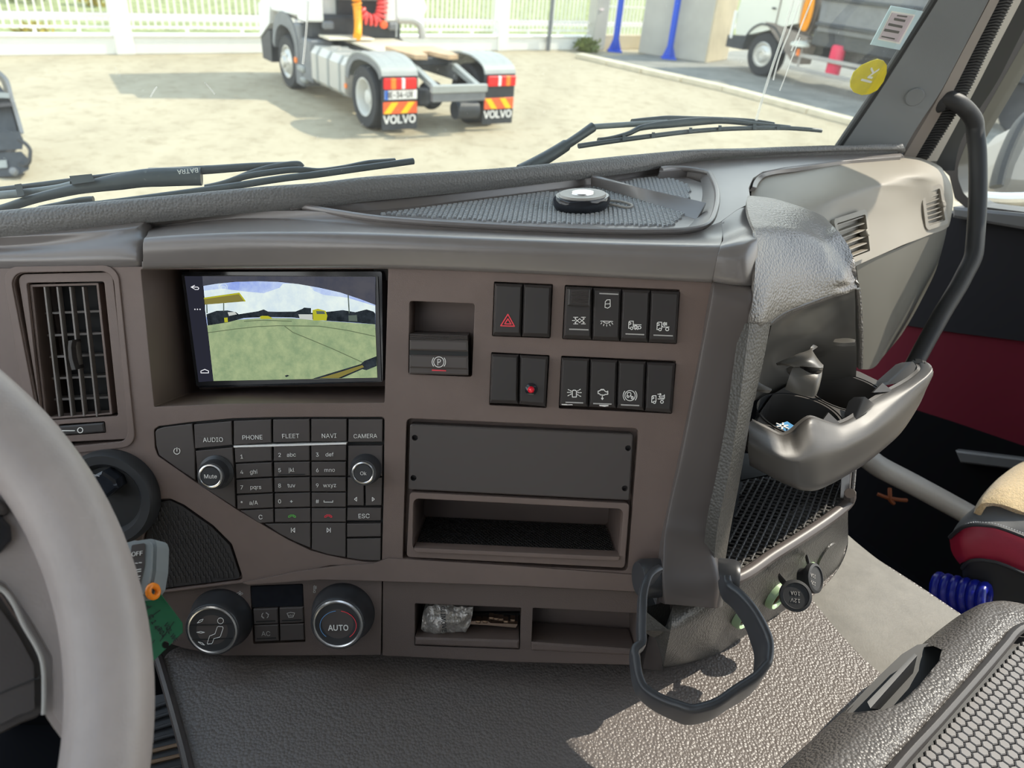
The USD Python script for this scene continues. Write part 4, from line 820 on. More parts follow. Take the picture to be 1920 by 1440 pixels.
for c_, r_ in cupc: obj('well', lathe([(r_ * 1.0, -.0005), (r_ * .99, .0008), (r_ * .97, -.002), (r_ * .87, -.038), (0, -.038)], A([c_[0], c_[1], zc]), (0, 0, 1), 48), 'recess_black', cup, smooth=50)
Ot = [(1404, 797, .640), (1440, 815, .642), (1466, 826, .645), (1482, 820, .648), (1500, 800, .650), (1518, 788, .652), (1545, 798, .662), (1578, 803, .672), (1612, 793, .684), (1650, 770, .698), (1690, 740, .714), (1722, 716, .726), (1742, 700, .734), (1748, 688, .740), (1738, 678, .748), (1716, 675, .755)]
Om = [(1403, 830, .634), (1440, 850, .632), (1470, 862, .632), (1490, 866, .634), (1510, 862, .638), (1530, 855, .643), (1556, 848, .652), (1588, 838, .664), (1620, 822, .678), (1656, 798, .694), (1692, 768, .712), (1722, 738, .726), (1742, 716, .735), (1750, 698, .742), (1744, 686, .75), (1720, 683, .757)]
Ob = [(1404, 858, .640), (1436, 876, .640), (1466, 893, .642), (1490, 902, .645), (1508, 907, .65), (1528, 907, .655), (1556, 896, .665), (1590, 878, .68), (1622, 858, .694), (1656, 832, .71), (1688, 802, .724), (1716, 764, .735), (1736, 732, .742), (1745, 706, .748), (1742, 694, .754), (1722, 690, .760)]
It = [(1410, 789, .655), (1440, 804, .655), (1466, 816, .655), (1482, 811, .657), (1502, 794, .660), (1519, 783, .662), (1546, 790, .670), (1576, 793, .680), (1602, 780, .690), (1630, 755, .703), (1664, 734, .718), (1692, 719, .730), (1714, 704, .738), (1726, 691, .743), (1722, 683, .75), (1706, 681, .757)]
Ob2 = [D(a, b - 10, w_ + .05) for a, b, w_ in Ob]
Ib = [D(*q) + A([0, 0, -.026]) + EF * .004 for q in It]
g1 = loft([It, [(a * .5 + c_ * .5, b * .5 + d_ * .5 - 2.5, e_ * .5 + f_ * .5) for (a, b, e_), (c_, d_, f_) in zip(It, Ot)], Ot, [(a * .8 + c_ * .2, b * .8 + d_ * .2 + 2, e_ * .8 + f_ * .2 - .002) for (a, b, e_), (c_, d_, f_) in zip(Ot, Om)], Om, Ob, Ob2], 90, 34)
obj('front_wall', slab(g1, .003), 'cup_plastic', cup, smooth=60)
obj('inner_wall', slab(loft([It, Ib], 60, 3), .003), 'cup_plastic', cup, smooth=60)
for a, b, c_ in (((1533, 797, .672), (1551, 773, .678), (1574, 795, .682)), ((1634, 736, .712), (1652, 718, .718), (1672, 734, .722))):
    P = [D(*a), D(*b), D(*c_)]
    obj('spring_finger', tm(hull3([p - cf * h for p in P for h in (0, .003)])), 'cup_plastic', cup)
for q in ([(1612, 752, .70), (1622, 744, .70), (1640, 758, .695), (1632, 768, .692), (1606, 786, .685), (1604, 776, .690)], [(1700, 682, .75), (1712, 678, .75), (1728, 700, .742), (1722, 710, .738), (1664, 722, .735), (1664, 714, .74)]):
    obj('divider_finger', tm(hull3([p for r in q for p in (D(*r), D(*r) + EF * .01 - A([0, 0, .006]))])), 'knob_black', cup)
candy = thing('candy_wrapper', 'small blue and white sweet in its wrapper lying in the nearer cup', 'sweet', K(1472, 806))
w0 = K(1470, 806, -.012)
cm = box(w0, (.020, .014, .010), .003, np.stack([ER, EF, A([0, 0, 1])], 1))
obj('wrapper', cm, 'candy_paper', candy)
obj('wrapper_print', [box(w0 + A([0, 0, .0052]) + ER * .004 * dx, (.0016, .012, .0008), 0, np.stack([ER * math.cos(a) + EF * math.sin(a), EF * math.cos(a) - ER * math.sin(a), A([0, 0, 1])], 1)) for dx, a in ((-1, .3), (-1, 1.3), (-1, 2.2))], 'print_white', candy, kind='stuff')

# ---------------------------------------------------------------- passenger side of the dashboard
pd_ = thing('passenger_dashboard', 'sunlit passenger end of the dashboard with two small air vents', 'dashboard', D(1650, 480, .95))
pbig = loft([[T(1425, 322, -.006), T(1412, 345, -.008), T(1409, 374, -.012), D(1430, 440, .72), D(1470, 520, .76)],
             [T(1500, 311, -.005), T(1490, 345, -.007), T(1500, 390, -.014), D(1525, 440, .78), D(1550, 520, .80)],
             [T(1580, 301, -.004), T(1572, 335, -.006), T(1574, 372, -.012), D(1584, 420, .845), D(1606, 498, .855)],
             [T(1640, 296, -.004), T(1642, 322, -.006), T(1652, 350, -.012), D(1664, 398, .915), D(1682, 464, .920)],
             [T(1688, 293, -.004), T(1705, 312, -.007), T(1718, 334, -.014), D(1730, 378, .985), D(1738, 442, .985)],
             [T(1715, 295, -.006), T(1750, 313, -.014), T(1766, 334, -.026), D(1776, 372, 1.02), D(1774, 428, 1.02)],
             [T(1730, 298, -.012), T(1768, 318, -.024), D(1784, 348, 1.045), D(1787, 380, 1.05), D(1779, 424, 1.04)]], 34, 50)
obj('upper_shell', slab(pbig, .012), 'sunlight_toned_plastic', pd_, smooth=70)
obj('edge_band', slab(loft([[T(1411, 350, -.004), T(1416, 336, -.002), T(1432, 324, -.001), T(1500, 313), T(1560, 304), T(1640, 296), T(1694, 291)], [T(1419, 352, -.006), T(1424, 341, -.005), T(1436, 331, -.005), T(1500, 321, -.005), T(1560, 312, -.005), T(1640, 303, -.005), T(1696, 296, -.004)]], 60, 6), .006), 'dash_smooth', pd_)
plow = loft([[D(1604, 490, .865), D(1650, 478, .90), D(1700, 458, .95), D(1740, 440, .99), D(1776, 424, 1.03)], [D(1612, 560, .90), D(1650, 552, .93), D(1690, 535, .97), D(1725, 515, 1.01), D(1758, 497, 1.05)], [D(1614, 620, .93), D(1650, 612, .96), D(1680, 596, 1.0), D(1705, 580, 1.03), D(1728, 562, 1.07)], [D(1614, 692, .97), D(1640, 688, 1.0), D(1655, 670, 1.03), D(1668, 655, 1.05), D(1690, 628, 1.08)]], 30, 30)
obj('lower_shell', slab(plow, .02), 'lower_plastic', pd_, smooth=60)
def small_vent(lab, q, w0_, w1_, nfin, tilt):
    tl, tr, br, bl = q
    fr = Frame(D(*tl, w0_), D(*tr, w1_) - D(*tl, w0_), D(*tl, w0_) - D(*bl, w0_))
    t = thing('air_vent', lab, 'air vent', D(*np.mean(q, 0), (w0_ + w1_) / 2))
    g = fr.shape(q, .006, .006); gi = rounded(g.buffer(-.0055), .002)
    obj('frame', fr.world(ext(g - gi, -.012, .006)), 'sunlight_toned_plastic', t)
    obj('duct', fr.world(ext(gi.buffer(.002), -.010, -.006)), 'recess_black', t)
    b = gi.bounds; c0 = gi.centroid.coords[0]
    P = fr.pts(q, .006)
    for i in range(nfin):
        s = (i + .6) / (nfin + .2)
        a = P[0] + (P[3] - P[0]) * (.06 + .88 * s); e = P[1] + (P[2] - P[1]) * (.06 + .88 * s)
        L = sg.LineString([a, e]).intersection(gi.buffer(.001))
        if L.is_empty: continue
        (ax, ay), (bx, by) = L.coords[0], L.coords[-1]
        d2 = tilt
        obj('fin', fr.world(hull3([(ax, ay + .0006, .004), (bx, by + .0006, .004), (ax, ay - .0006, .004), (bx, by - .0006, .004), (ax, ay + d2, -.006), (bx, by + d2, -.006), (ax, ay + d2 - .0012, -.006), (bx, by + d2 - .0012, -.006)])), 'sunlight_toned_plastic', t)
    mid_ = (P[1] + P[2]) / 2 + (P[0] - P[1]) * .10
    obj('slider', fr.world(pad(sg.Point(*mid_).buffer(.004), .0, .008, .001)), 'sunlight_toned_plastic', t)
def gw(grid, px, py):
    d = ray(px, py); q = grid.reshape(-1, 3) - CAM; t = q @ d / (d @ d); e = np.linalg.norm(q - t[:, None] * d, axis=1); k = np.argsort(e)[:4]
    return float(np.average(t[k], weights=1 / (e[k] + 1e-6)))
def small_vent2(lab, q, *a):
    tl, tr, br, bl = q; m1, m2 = gw(pbig, tl[0] + 6, (tl[1] + bl[1]) / 2), gw(pbig, tr[0] - 6, (tr[1] + br[1]) / 2)
    small_vent(lab, q, m1 + .004, m2 + .004, *a)
small_vent2('nearer small air vent in the passenger dashboard, partly cut off by the console flank', [(1563, 411), (1626, 391), (1637, 478), (1582, 500)], 6, .004)
small_vent2('small air vent at the far end of the passenger dashboard, by the door', [(1728, 358), (1766, 343), (1779, 419), (1737, 433)], 8, -.003)

# ---------------------------------------------------------------- grab handle at the foot of the console column
gh = thing('grab_loop', 'black loop grab handle swung down from the foot of the console column', 'handle', FP(1290, 1110, .03))
path = [(1228, 1078, .595), (1212, 1092, .585), (1204, 1130, .575), (1202, 1180, .568), (1203, 1205, .565), (1190, 1222, .563), (1193, 1260, .560), (1203, 1292, .556), (1225, 1312, .552), (1262, 1330, .548), (1292, 1340, .545), (1325, 1334, .545), (1370, 1308, .55), (1415, 1276, .555), (1430, 1250, .56), (1432, 1220, .565), (1420, 1180, .572), (1400, 1145, .58), (1380, 1122, .588), (1364, 1108, .594), (1358, 1085, .60)]
hp = spline([D(*q) for q in path], 110)
s_ = np.linspace(0, 1, 110)
wide = np.interp(s_, [0, .05, .2, .3, .45, .62, .72, .85, 1], [.010, .008, .0065, .009, .015, .021, .023, .015, .010])
obj('loop', tube(hp, wide, 16, rb=np.full(110, .0034), ref=unit(cf * .75 - cu * .65), sq=.45), 'handle_plastic', gh, smooth=50)
for sx, px, py in ((-1, 1218, 1084), (1, 1362, 1084)):
    o = FP(px, py, .016)
    obj('pivot', lathe([(0, -.010), (.0150, -.010), (.0158, -.006), (.0158, .006), (.0135, .010), (0, .010)], o, unit(XF * sx + FACE.n * .25), 36), 'handle_plastic', gh)

# ---------------------------------------------------------------- oval remote in the tray
rm = thing('oval_remote', 'oval black fob with silver top and a loop cord lying in the dash tray', 'fob', T(1090, 362, TZ))
o = T(1092, 368, TZ + .012); ra, rb_ = .030, .019
def oval(k, z): return [(o[0] + ER[0] * ra * k * math.cos(t) + EF[0] * rb_ * k * math.sin(t), o[1] + ER[1] * ra * k * math.cos(t) + EF[1] * rb_ * k * math.sin(t), o[2] + z) for t in np.linspace(0, 2 * np.pi, 40)[:-1]]
obj('case', tm(hull3(oval(.88, -.012) + oval(1, -.007) + oval(1, -.002) + oval(.93, .001))), 'gloss_black', rm, smooth=50)
obj('face', tm(hull3(oval(.86, .0) + oval(.80, .0030))), 'grey_metal', rm, smooth=40)
obj('button', tm(hull3(oval(.42, .002) + oval(.38, .0042))), 'chrome', rm, smooth=40)
obj('cord', tube([T(1130, 376, TZ + .004), T(1160, 377, TZ + .003), T(1186, 385, TZ + .003), T(1176, 389, TZ + .003), T(1150, 384, TZ + .003), T(1130, 380, TZ + .004)], .0012, 6, n=30), 'mirror_shell', rm)
# ---------------------------------------------------------------- steering wheel, stalk, tag, ignition
wc = D(-1165.45, 1532.48, .2557)
aa, bb, WR = .76906, .85565, .2165
wn = A([math.cos(bb) * math.sin(aa), -math.cos(bb) * math.cos(aa), math.sin(bb)])
wx = unit(np.cross([0, 0, 1], wn)); wy = np.cross(wn, wx)
WF = Frame(wc, wx, wy)
sw_ = thing('steering_wheel', 'grey leather steering wheel cut off by the left edge of the picture', 'steering wheel', wc)
th = np.linspace(0, 2 * np.pi, 161)[:-1]
rimP = wc + WR * (np.cos(th)[:, None] * wx + np.sin(th)[:, None] * wy)
obj('rim', tube(rimP, .0185, 24, closed=True, rb=.0195, ref=wn), 'wheel_leather', sw_, smooth=True)
spoke_px = [(-260, 800), (-40, 770), (50, 842), (120, 940), (175, 1050), (195, 1180), (190, 1300), (150, 1392), (118, 1385), (98, 1358), (86, 1340), (84, 1236), (52, 1178), (0, 1102), (-200, 985)]
sp_ = WF.shape(spoke_px, -.004, .004)
m_ = tm(ext(sp_.buffer(-.004), -.020, -.004))
obj('spoke', WF.world(hull := m3.Manifold.compose([ext(sp_, -.022, -.008)]) + ext(sp_.buffer(-.003), -.02, -.0045)), 'wheel_leather', sw_, smooth=50)
hub = WF.shape([(-300, 960), (-6, 1108), (46, 1182), (77, 1240), (80, 1338), (40, 1352), (-20, 1382), (-300, 1450)], -.002, .004)
obj('hub_pad', WF.world(ext(hub, -.03, -.006) + ext(hub.buffer(-.003), -.03, -.003)), 'wheel_dark', sw_, smooth=50)
obj('hub_trim', tube([WF.at(*WF.loc(x, y, -.003), -.003) for x, y in ((-120, 1050), (0, 1103), (48, 1178), (79, 1238), (83, 1300), (82, 1340))], .0011, 8, n=40), 'grey_metal', sw_)
obj('hub_seam', strokes(WF, [[(-60, 1322), (0, 1300), (78, 1268)]], 3, -.0028, .0002), 'recess_black', sw_)
obj('button_pad', WF.world(pad(WF.shape([(-60, 975), (0, 962), (20, 985), (22, 1010), (0, 1034), (-60, 1050)], .0, .002), -.01, .0, .002)), 'gloss_black', sw_)
obj('button_pad', WF.world(pad(WF.shape([(-80, 915), (-5, 930), (14, 948), (18, 962), (-80, 975)], .0, .002), -.01, .0005, .002)), 'wheel_dark', sw_)
obj('column', tube([wc - wn * .035, wc - wn * .10, wc - wn * .32], [.075, .125, .15], 28), 'recess_black', sw_)
# stalk
st_ = thing('wiper_stalk', 'grey stalk marked OFF with wiper speed bars, behind the wheel rim', 'stalk', D(265, 1070, .47))
stp = [(238, 1030), (252, 1013), (287, 1008), (291, 1024), (289, 1070), (283, 1104), (270, 1124), (250, 1126), (236, 1100)]
SF = Frame(D(262, 1065, .47), cr - .12 * cu, cu * .95 + cf * .3)
obj('lever', SF.world(ext(SF.shape(stp, 0, .004), -.022, -.003) + ext(SF.shape(stp, 0, .004).buffer(-.0022), -.02, 0)), 'stalk_grey', st_, smooth=50)
obj('face', SF.world(ext(SF.shape([(247, 1022), (272, 1018), (270, 1060), (262, 1096), (248, 1104), (240, 1080)], .0008, .001), -.002, .0008)), 'wheel_dark', st_)
obj('lettering', text(SF, 'OFF', 257, 1038, 8.0, .0012, .0002, ang=-.12), 'print_white', st_)
obj('symbol', strokes(SF, [[(247, 1058), (251, 1057)], [(254, 1056), (258, 1056)], [(261, 1055), (265, 1055)], [(247, 1070), (264, 1067)], [(247, 1074), (264, 1071)], [(248, 1084), (263, 1080)], [(248, 1089), (262, 1085)], [(249, 1094), (261, 1090)]], 1.4, .001, .0002), 'print_white', st_)
st2 = thing('stalk_cap', 'second grey stalk end just left of the OFF stalk', 'stalk', D(240, 1040, .49))
SF2 = Frame(D(240, 1040, .49), cr - .12 * cu, cu * .95 + cf * .3)
q2 = SF2.shape([(214, 1040), (228, 1018), (250, 1012), (262, 1012), (256, 1060), (240, 1110), (222, 1100)], 0, .004)
obj('lever', SF2.world(ext(q2, -.02, -.003) + ext(q2.buffer(-.002), -.02, 0)), 'stalk_grey', st2, smooth=50)
# paper tag on an orange ring
tg = thing('key_tag', 'bright green plastic tag with black handwriting hanging on an orange ring', 'tag', D(300, 1180, .475))
TG = Frame(D(300, 1170, .475), cr - .35 * cu, cu + .25 * cf)
tpoly_ = [(255, 1128), (300, 1113), (341, 1168), (342, 1186), (280, 1246), (262, 1240)]
hole = sg.Point(*TG.loc(310, 1209, 0)).buffer(.0022)
obj('card', TG.world(ext(TG.shape(tpoly_, 0, .001) - hole, -.0012, 0)), 'tag_green', tg)
ang = -1.0
for s, x, y, h in (('VOL WE', 320, 1186, 8), ('B04', 303, 1186, 8), ('C 1 4', 288, 1166, 9), ('12', 272, 1136, 9)):
    obj('handwriting', text(TG, s, x, y, h, .0002, .0002, ang=1.05 + math.pi * 0), 'ink_black', tg)
obj('rule', strokes(TG, [[(300, 1202), (326, 1166)], [(276, 1220), (290, 1200)], [(268, 1168), (300, 1144)], [(262, 1150), (284, 1136)]], 1.0, .0002, .0002), 'ink_black', tg)
obj('ring', tube([D(287 + 9 * math.cos(t), 1109 + 11 * math.sin(t), .468 + .004 * math.cos(t)) for t in np.linspace(0, 2 * np.pi, 25)[:-1]], .0018, 10, closed=True), 'tag_orange', tg)
# ignition housing
ig = thing('ignition_lock', 'round black ignition housing with a key in it, behind the wheel', 'ignition lock', FP(195, 935, .02))
qo = FACE.loc(197, 938, .012); io = FACE.at(qo[0], qo[1], 0)
obj('housing', lathe([(0, .0), (.040, .0), (.040, .008), (.037, .013), (.030, .012), (.026, .006), (0, .006)], io, FACE.n, 56), 'rubber', ig, smooth=40)
obj('barrel', fpad([(160, 900), (190, 884), (214, 900), (220, 916), (196, 936), (168, 930)], .004, .022, .002), 'gloss_black', ig)
obj('mark', strokes(FACE, [[(168, 894), (176, 890), (186, 893)], [(176, 908), (184, 914), (176, 922)]], 1.2, .0222, .0002), 'print_grey', ig)
# pedal in the driver's footwell
pe = thing('pedal', 'ribbed brown-black pedal low in the driver footwell beside the tunnel', 'pedal', D(300, 1400, .80))
PF = Frame(D(300, 1400, .80), cr + .1 * cu, cu * .7 + cf * .7)
obj('plate', PF.world(ext(PF.shape([(262, 1310), (312, 1300), (352, 1450), (270, 1470)], 0, .004), -.012, 0)), 'rubber', pe)
for i in range(8):
    y = 1318 + i * 20
    obj('rib', PF.world(pad(PF.shape([(266, y + 10), (316 + i * 4, y - 6), (318 + i * 4, y), (268, y + 17)], .004), -.001, .004, .001)), 'brass' if i in (4, 5) else 'rubber', pe)
# ---------------------------------------------------------------- tunnel details, storage box, seat, hose, door
obj('floor_step', slab(loft([[Fl(1590, 1003), Fl(1645, 1048), Fl(1722, 1100), Fl(1805, 1156), Fl(1910, 1236)], [Fl(1588, 1030, .002), Fl(1630, 1075, .002), Fl(1700, 1130, .002), Fl(1775, 1185, .002), Fl(1880, 1262, .002)], [Fl(1545, 1100, .002), Fl(1590, 1150, .002), Fl(1650, 1210, .002), Fl(1700, 1250, .002), Fl(1800, 1330, .002)], [Fl(1520, 1120, .0), Fl(1560, 1170, .0), Fl(1620, 1235, .0), Fl(1670, 1280, .0), Fl(1760, 1370, .0)]], 30, 16), .004), 'floor_smooth', kind='structure')
obj('trim_1', tube([Fl(296, 1232, .003), Fl(322, 1320, .003), Fl(356, 1450, .003), Fl(386, 1610, .003)], .006, 8, n=20, rb=.004, ref=(0, 0, 1)), 'wheel_dark', kind='structure')
ZL = ZF - .42
obj('floor_1', flat(sg.Polygon([(-1.6, -.3), (2.2, -.3), (2.2, 1.6), (.4, 1.9), (-1.6, 1.2)]), ZL - .05, ZL), 'footwell_carpet', kind='structure')
# storage box between the seats
ZB = ZF + .065
def B(px, py, dz=0.0): return Z(px, py, ZB + dz)
sb = thing('storage_box', 'grained centre storage box with a hexagon-patterned rubber mat in its lid', 'storage box', Fl(1750, 1400))
lo_ = [Fl(1400, 1520), Fl(1478, 1440), Fl(1588, 1345), Fl(1690, 1262), Fl(1755, 1206), Fl(1800, 1176), Fl(1850, 1162), Fl(1900, 1160), Fl(1990, 1190)]
o1 = [B(1420, 1500, -.03), B(1490, 1424, -.03), B(1596, 1326, -.03), B(1700, 1236, -.03), B(1770, 1176, -.03), B(1812, 1146, -.03), B(1848, 1133, -.03), B(1890, 1132, -.03), B(1975, 1160, -.03)]
o2 = [B(1480, 1520, -.004), B(1545, 1440, -.004), B(1640, 1350, -.004), B(1735, 1262, -.004), B(1800, 1200, -.004), B(1832, 1165, -.004), B(1856, 1140, -.006), B(1888, 1130, -.008), B(1970, 1150, -.008)]
o3 = [B(1560, 1530, 0), B(1620, 1450, 0), B(1704, 1365, 0), B(1795, 1272, 0), B(1850, 1215, 0), B(1876, 1188, 0), B(1890, 1168, -.001), B(1905, 1156, -.001), B(1985, 1165, -.001)]
o4 = [B(1580, 1550, -.003), B(1646, 1455, -.003), B(1732, 1360, -.003), B(1820, 1265, -.003), B(1868, 1212, -.003), B(1890, 1190, -.003), B(1906, 1176, -.003), B(1922, 1170, -.003), B(2000, 1180, -.003)]
shell_ = slab(loft([lo_, o1, o2, o3, o4], 60, 30), .006)
groove = [B(1610, 1540, -.006), B(1672, 1450, -.006), B(1755, 1358, -.006), B(1840, 1262, -.006), B(1882, 1213, -.006), B(1902, 1190, -.006), B(1920, 1182, -.006), B(2000, 1190, -.006)]
obj('lid_bead', tube([p + A([0, 0, .004]) for p in groove], .0045, 8, n=50), 'switch_black', sb)
matp_px = [(1620, 1580), (1688, 1450), (1770, 1358), (1850, 1268), (1890, 1220), (1912, 1205), (2040, 1225), (2100, 1500), (1980, 1620)]
mp = np.array([B(a, b, -.012) for a, b in matp_px])
mpoly = sg.Polygon(mp[:, :2]).buffer(0)
obj('lid', flat(sg.Polygon(np.array([B(a, b, -.014)[:2] for a, b in [(1590, 1560), (1655, 1455), (1740, 1360), (1826, 1265), (1890, 1192), (1925, 1175), (2060, 1200), (2140, 1500), (2000, 1650)]])).buffer(0), ZB - .05, ZB - .014), 'switch_black', sb)
cells = []
d1 = unit(B(1850, 1268)[:2] - B(1688, 1450)[:2]); d2 = A([d1[1], -d1[0]]); c0 = mpoly.centroid.coords[0]
cell = [tm(m3.Manifold.hull_points(np.array([(.0045 * k * math.cos(t), .0045 * k * math.sin(t), z) for z, k in ((0, 1), (.0012, 1), (.0020, .82)) for t in np.arange(6) * math.pi / 3 + .5])))][0]
cv, cf_ = cell.vertices @ np.array([[d1[0], d1[1], 0], [d2[0], d2[1], 0], [0, 0, 1]]), cell.faces
vs, fs, k = [], [], 0
for i in range(-60, 61):
    for j in range(-60, 61):
        q = A(c0) + d1 * (i * .0083 + (j % 2) * .00415) + d2 * j * .0076
        if mpoly.contains(sg.Point(*q)): vs.append(cv + [q[0], q[1], ZB - .0125]); fs.append(cf_ + k); k += len(cv)
obj('mat', flat(mpoly, ZB - .014, ZB - .0125), 'rubber', sb)
obj('mat_stud', trimesh.Trimesh(np.vstack(vs), np.vstack(fs), process=False), 'rubber_mat', sb, kind='stuff', smooth=False, label='grey six-sided studs covering the mat')
# latch pocket in the flank of the box
pocket_px = [(1588, 1337), (1604, 1318), (1650, 1270), (1690, 1232), (1716, 1216), (1750, 1211), (1766, 1218), (1760, 1240), (1724, 1284), (1690, 1316), (1660, 1330), (1625, 1332)]
def pocket(w0_, w1_, sc_=1.0):
    c_ = np.mean(pocket_px, 0); return hull3([D(*(c_ + (np.array(q) - c_) * sc_), (Z(q[0], q[1], ZB - .01) - CAM) @ cf + dw) for q in pocket_px for dw in (w0_, w1_)])
sm = tm(pocket(-.05, .028))
try:
    base_ = m3.Manifold(m3.Mesh(np.asarray(shell_.vertices, np.float32), np.asarray(shell_.faces, np.uint32)))
    cut_ = base_ - pocket(-.06, .05); shell_ = tm(cut_) if cut_.num_tri() > 500 else shell_
except Exception: pass
obj('shell', shell_, 'box_grain', sb, smooth=50)
obj('latch_pocket', tm(pocket(.022, .03, 1.12)), 'recess_black', sb)
obj('latch_tab', tm(hull3([D(a, b, (Z(a, b, ZB - .01) - CAM) @ cf + h) for a, b, h in ((1626, 1316, -.004), (1714, 1225, -.004), (1720, 1229, -.004), (1632, 1328, -.003), (1650, 1330, .018), (1712, 1262, .018), (1636, 1320, .02), (1716, 1236, .02))])), 'rubber', sb)
# passenger seat
seat = thing('passenger_seat', 'passenger seat with tan fabric, grey piped edge and red side at the right edge', 'seat', D(1900, 1000, .95))
sr0 = [(1824, 960, .985), (1845, 925, 1.02), (1880, 890, 1.05), (1925, 862, 1.07), (1990, 840, 1.08), (2100, 850, 1.05)]; sr1 = [(1826, 962, .972), (1840, 944, .964), (1878, 946, .956), (1926, 963, .949), (2000, 992, .941), (2100, 1024, .936)]
sr = [[tuple(np.array(a) * (1 - k) + np.array(b) * k - A([0, 9, .02]) * math.sin(math.pi * k) * min(1, i_ / 2)) for i_, (a, b) in enumerate(zip(sr0, sr1))] for k in (0, .3, .6, .85, 1)]
obj('cushion', slab(loft(sr, 24, 20), .008), 'seat_tan', seat, smooth=70)
gr = [[(1824, 956, .99), (1836, 944, .98), (1876, 945, .968), (1926, 962, .955), (2000, 990, .945), (2100, 1020, .94)], [(1800, 976, .99), (1822, 966, .975), (1872, 968, .96), (1926, 986, .945), (2000, 1018, .935), (2100, 1055, .93)], [(1783, 1004, .995), (1802, 990, .975), (1830, 983, .96), (1872, 988, .95), (1926, 1008, .94), (2100, 1090, .92)]]
obj('bolster', slab(loft(gr, 40, 16), .03), 'seat_grey', seat, smooth=70)
rr_ = [[(1780, 1008, .995), (1802, 991, .972), (1830, 985, .957), (1872, 990, .947), (1926, 1010, .937), (2100, 1092, .917)], [(1782, 1024, .99), (1800, 1012, .968), (1830, 1010, .955), (1872, 1018, .945), (1926, 1038, .935), (2100, 1120, .915)], [(1800, 1058, .99), (1812, 1052, .97), (1836, 1050, .96), (1876, 1056, .95), (1926, 1076, .94), (2100, 1160, .92)]]
obj('side_panel', slab(loft(rr_, 40, 16), .03), 'seat_red', seat, smooth=70, label='dark red side panel')
bs = [[(1804, 1066, .985), (1816, 1054, .97), (1840, 1051, .96), (1876, 1058, .95), (1926, 1080, .94), (2100, 1165, .92)], [(1806, 1110, .99), (1820, 1100, .98), (1840, 1098, .97), (1876, 1105, .96), (1926, 1125, .95), (2100, 1200, .93)], [(1810, 1190, 1.0), (1820, 1190, .99), (1840, 1190, .98), (1876, 1190, .97), (1926, 1190, .96), (2100, 1290, .94)]]
obj('base_cover', slab(loft(bs, 40, 16), .02), 'rubber', seat, smooth=70)
def dots(P, n, w_, look, parent, name='stitch'):
    P = spline([D(*q) for q in P], n * 2)
    obj(name, join(*[tube([P[2 * i], P[2 * i + 1]], w_, 5) for i in range(n)]), look, parent, kind='stuff')
dots([(1806, 986, .965), (1832, 979, .951), (1873, 984, .941), (1926, 1003, .931), (2000, 1037, .922)], 40, .0011, 'stitch', seat)
obj('piping', tube([D(*q) for q in [(1781, 1008, .990), (1802, 990, .966), (1830, 983.5, .951), (1872, 988.5, .941), (1926, 1008.5, .931), (2100, 1091, .911)]], .0026, 8, n=40), 'rubber', seat)
obj('piping', tube([D(*q) for q in [(1804, 1066, .981), (1816, 1053, .964), (1840, 1050, .954), (1876, 1057, .944), (1926, 1078, .934), (2100, 1163, .914)]], .0022, 8, n=40), 'rubber', seat)
# blue coil hose
hb = thing('coiled_hose', 'coiled blue air hose between the floor tunnel and the passenger seat', 'hose', D(1790, 1115, .98))
t_ = np.linspace(0, 1, 200); ax0, ax1 = D(1748, 1104, 1.0), D(1850, 1128, .95)
ux_ = unit(ax1 - ax0); b1 = unit(np.cross(ux_, [0, 0, 1])); b2 = np.cross(ux_, b1)
hose = ax0 + (ax1 - ax0) * t_[:, None] + .018 * (np.cos(t_ * 6 * 2 * np.pi)[:, None] * b1 + np.sin(t_ * 6 * 2 * np.pi)[:, None] * b2)
obj('coil', tube(hose, .0062, 10), 'hose_blue', hb, smooth=60)
# beige floor rail by the door
rl = thing('door_sill_tube', 'bent grey-beige tube running low along the passenger door', 'tube', D(1700, 905, 1.15))
obj('tube', tube([D(1590, 838, 1.12), D(1625, 858, 1.12), (D(1650, 876, 1.12)), D(1700, 902, 1.13), D(1760, 934, 1.14), D(1830, 972, 1.15), D(1920, 1020, 1.15)], .0155, 14, n=40), 'mirror_shell', rl, smooth=60)
plain('strap_orange', (0.22, 0.05, 0.006), .7)
om = thing('orange_strap', 'small orange cross-shaped strap in the dark footwell by the door', 'strap', D(1670, 935, 1.2))
obj('strap', [tube([D(1645, 926, 1.2), D(1668, 934, 1.195), D(1700, 938, 1.2)], .003, 6, n=8), tube([D(1668, 916, 1.2), D(1668, 934, 1.194), D(1676, 944, 1.2)], .003, 6, n=8)], 'strap_orange', om, kind='stuff')
# passenger door
dn_ = -ER
dp0 = D(1850, 480, 1.22)
def DP(px, py, off=0.0): return hitp(px, py, dp0 - ER * off, dn_)
door = 'door_1'
DF = Frame(dp0, -EF * 1.0, (0, 0, 1))
DF.n = -ER; DF.x = unit(np.cross(A([0, 0, 1.0]), DF.n)); DF.y = A([0, 0, 1.0])
HZ = 3.50
dd_ = thing('door_1', 'dark passenger door lining with a deep red band below the window', 'door', dp0, kind='structure')
obj('upper_panel', DF.world(ext(DF.shape([(1560, 400), (1790, 400), (1930, 424), (2200, 480), (2200, 690), (1920, 640), (1800, 625), (1560, 590)]), -.05, 0)), 'door_dark', dd_)
obj('red_panel', DF.world(ext(DF.shape([(1560, 590), (1800, 625), (1920, 640), (2200, 690), (2200, 920), (1920, 838), (1780, 790), (1560, 720)]), -.05, -.004)), 'door_red', dd_, label='deep red middle band')
obj('lower_panel', DF.world(ext(DF.shape([(1400, 680), (1560, 720), (1780, 790), (1920, 838), (2200, 920), (2300, 1500), (1400, 1300)]), -.05, -.002)), 'footwell_carpet', dd_)
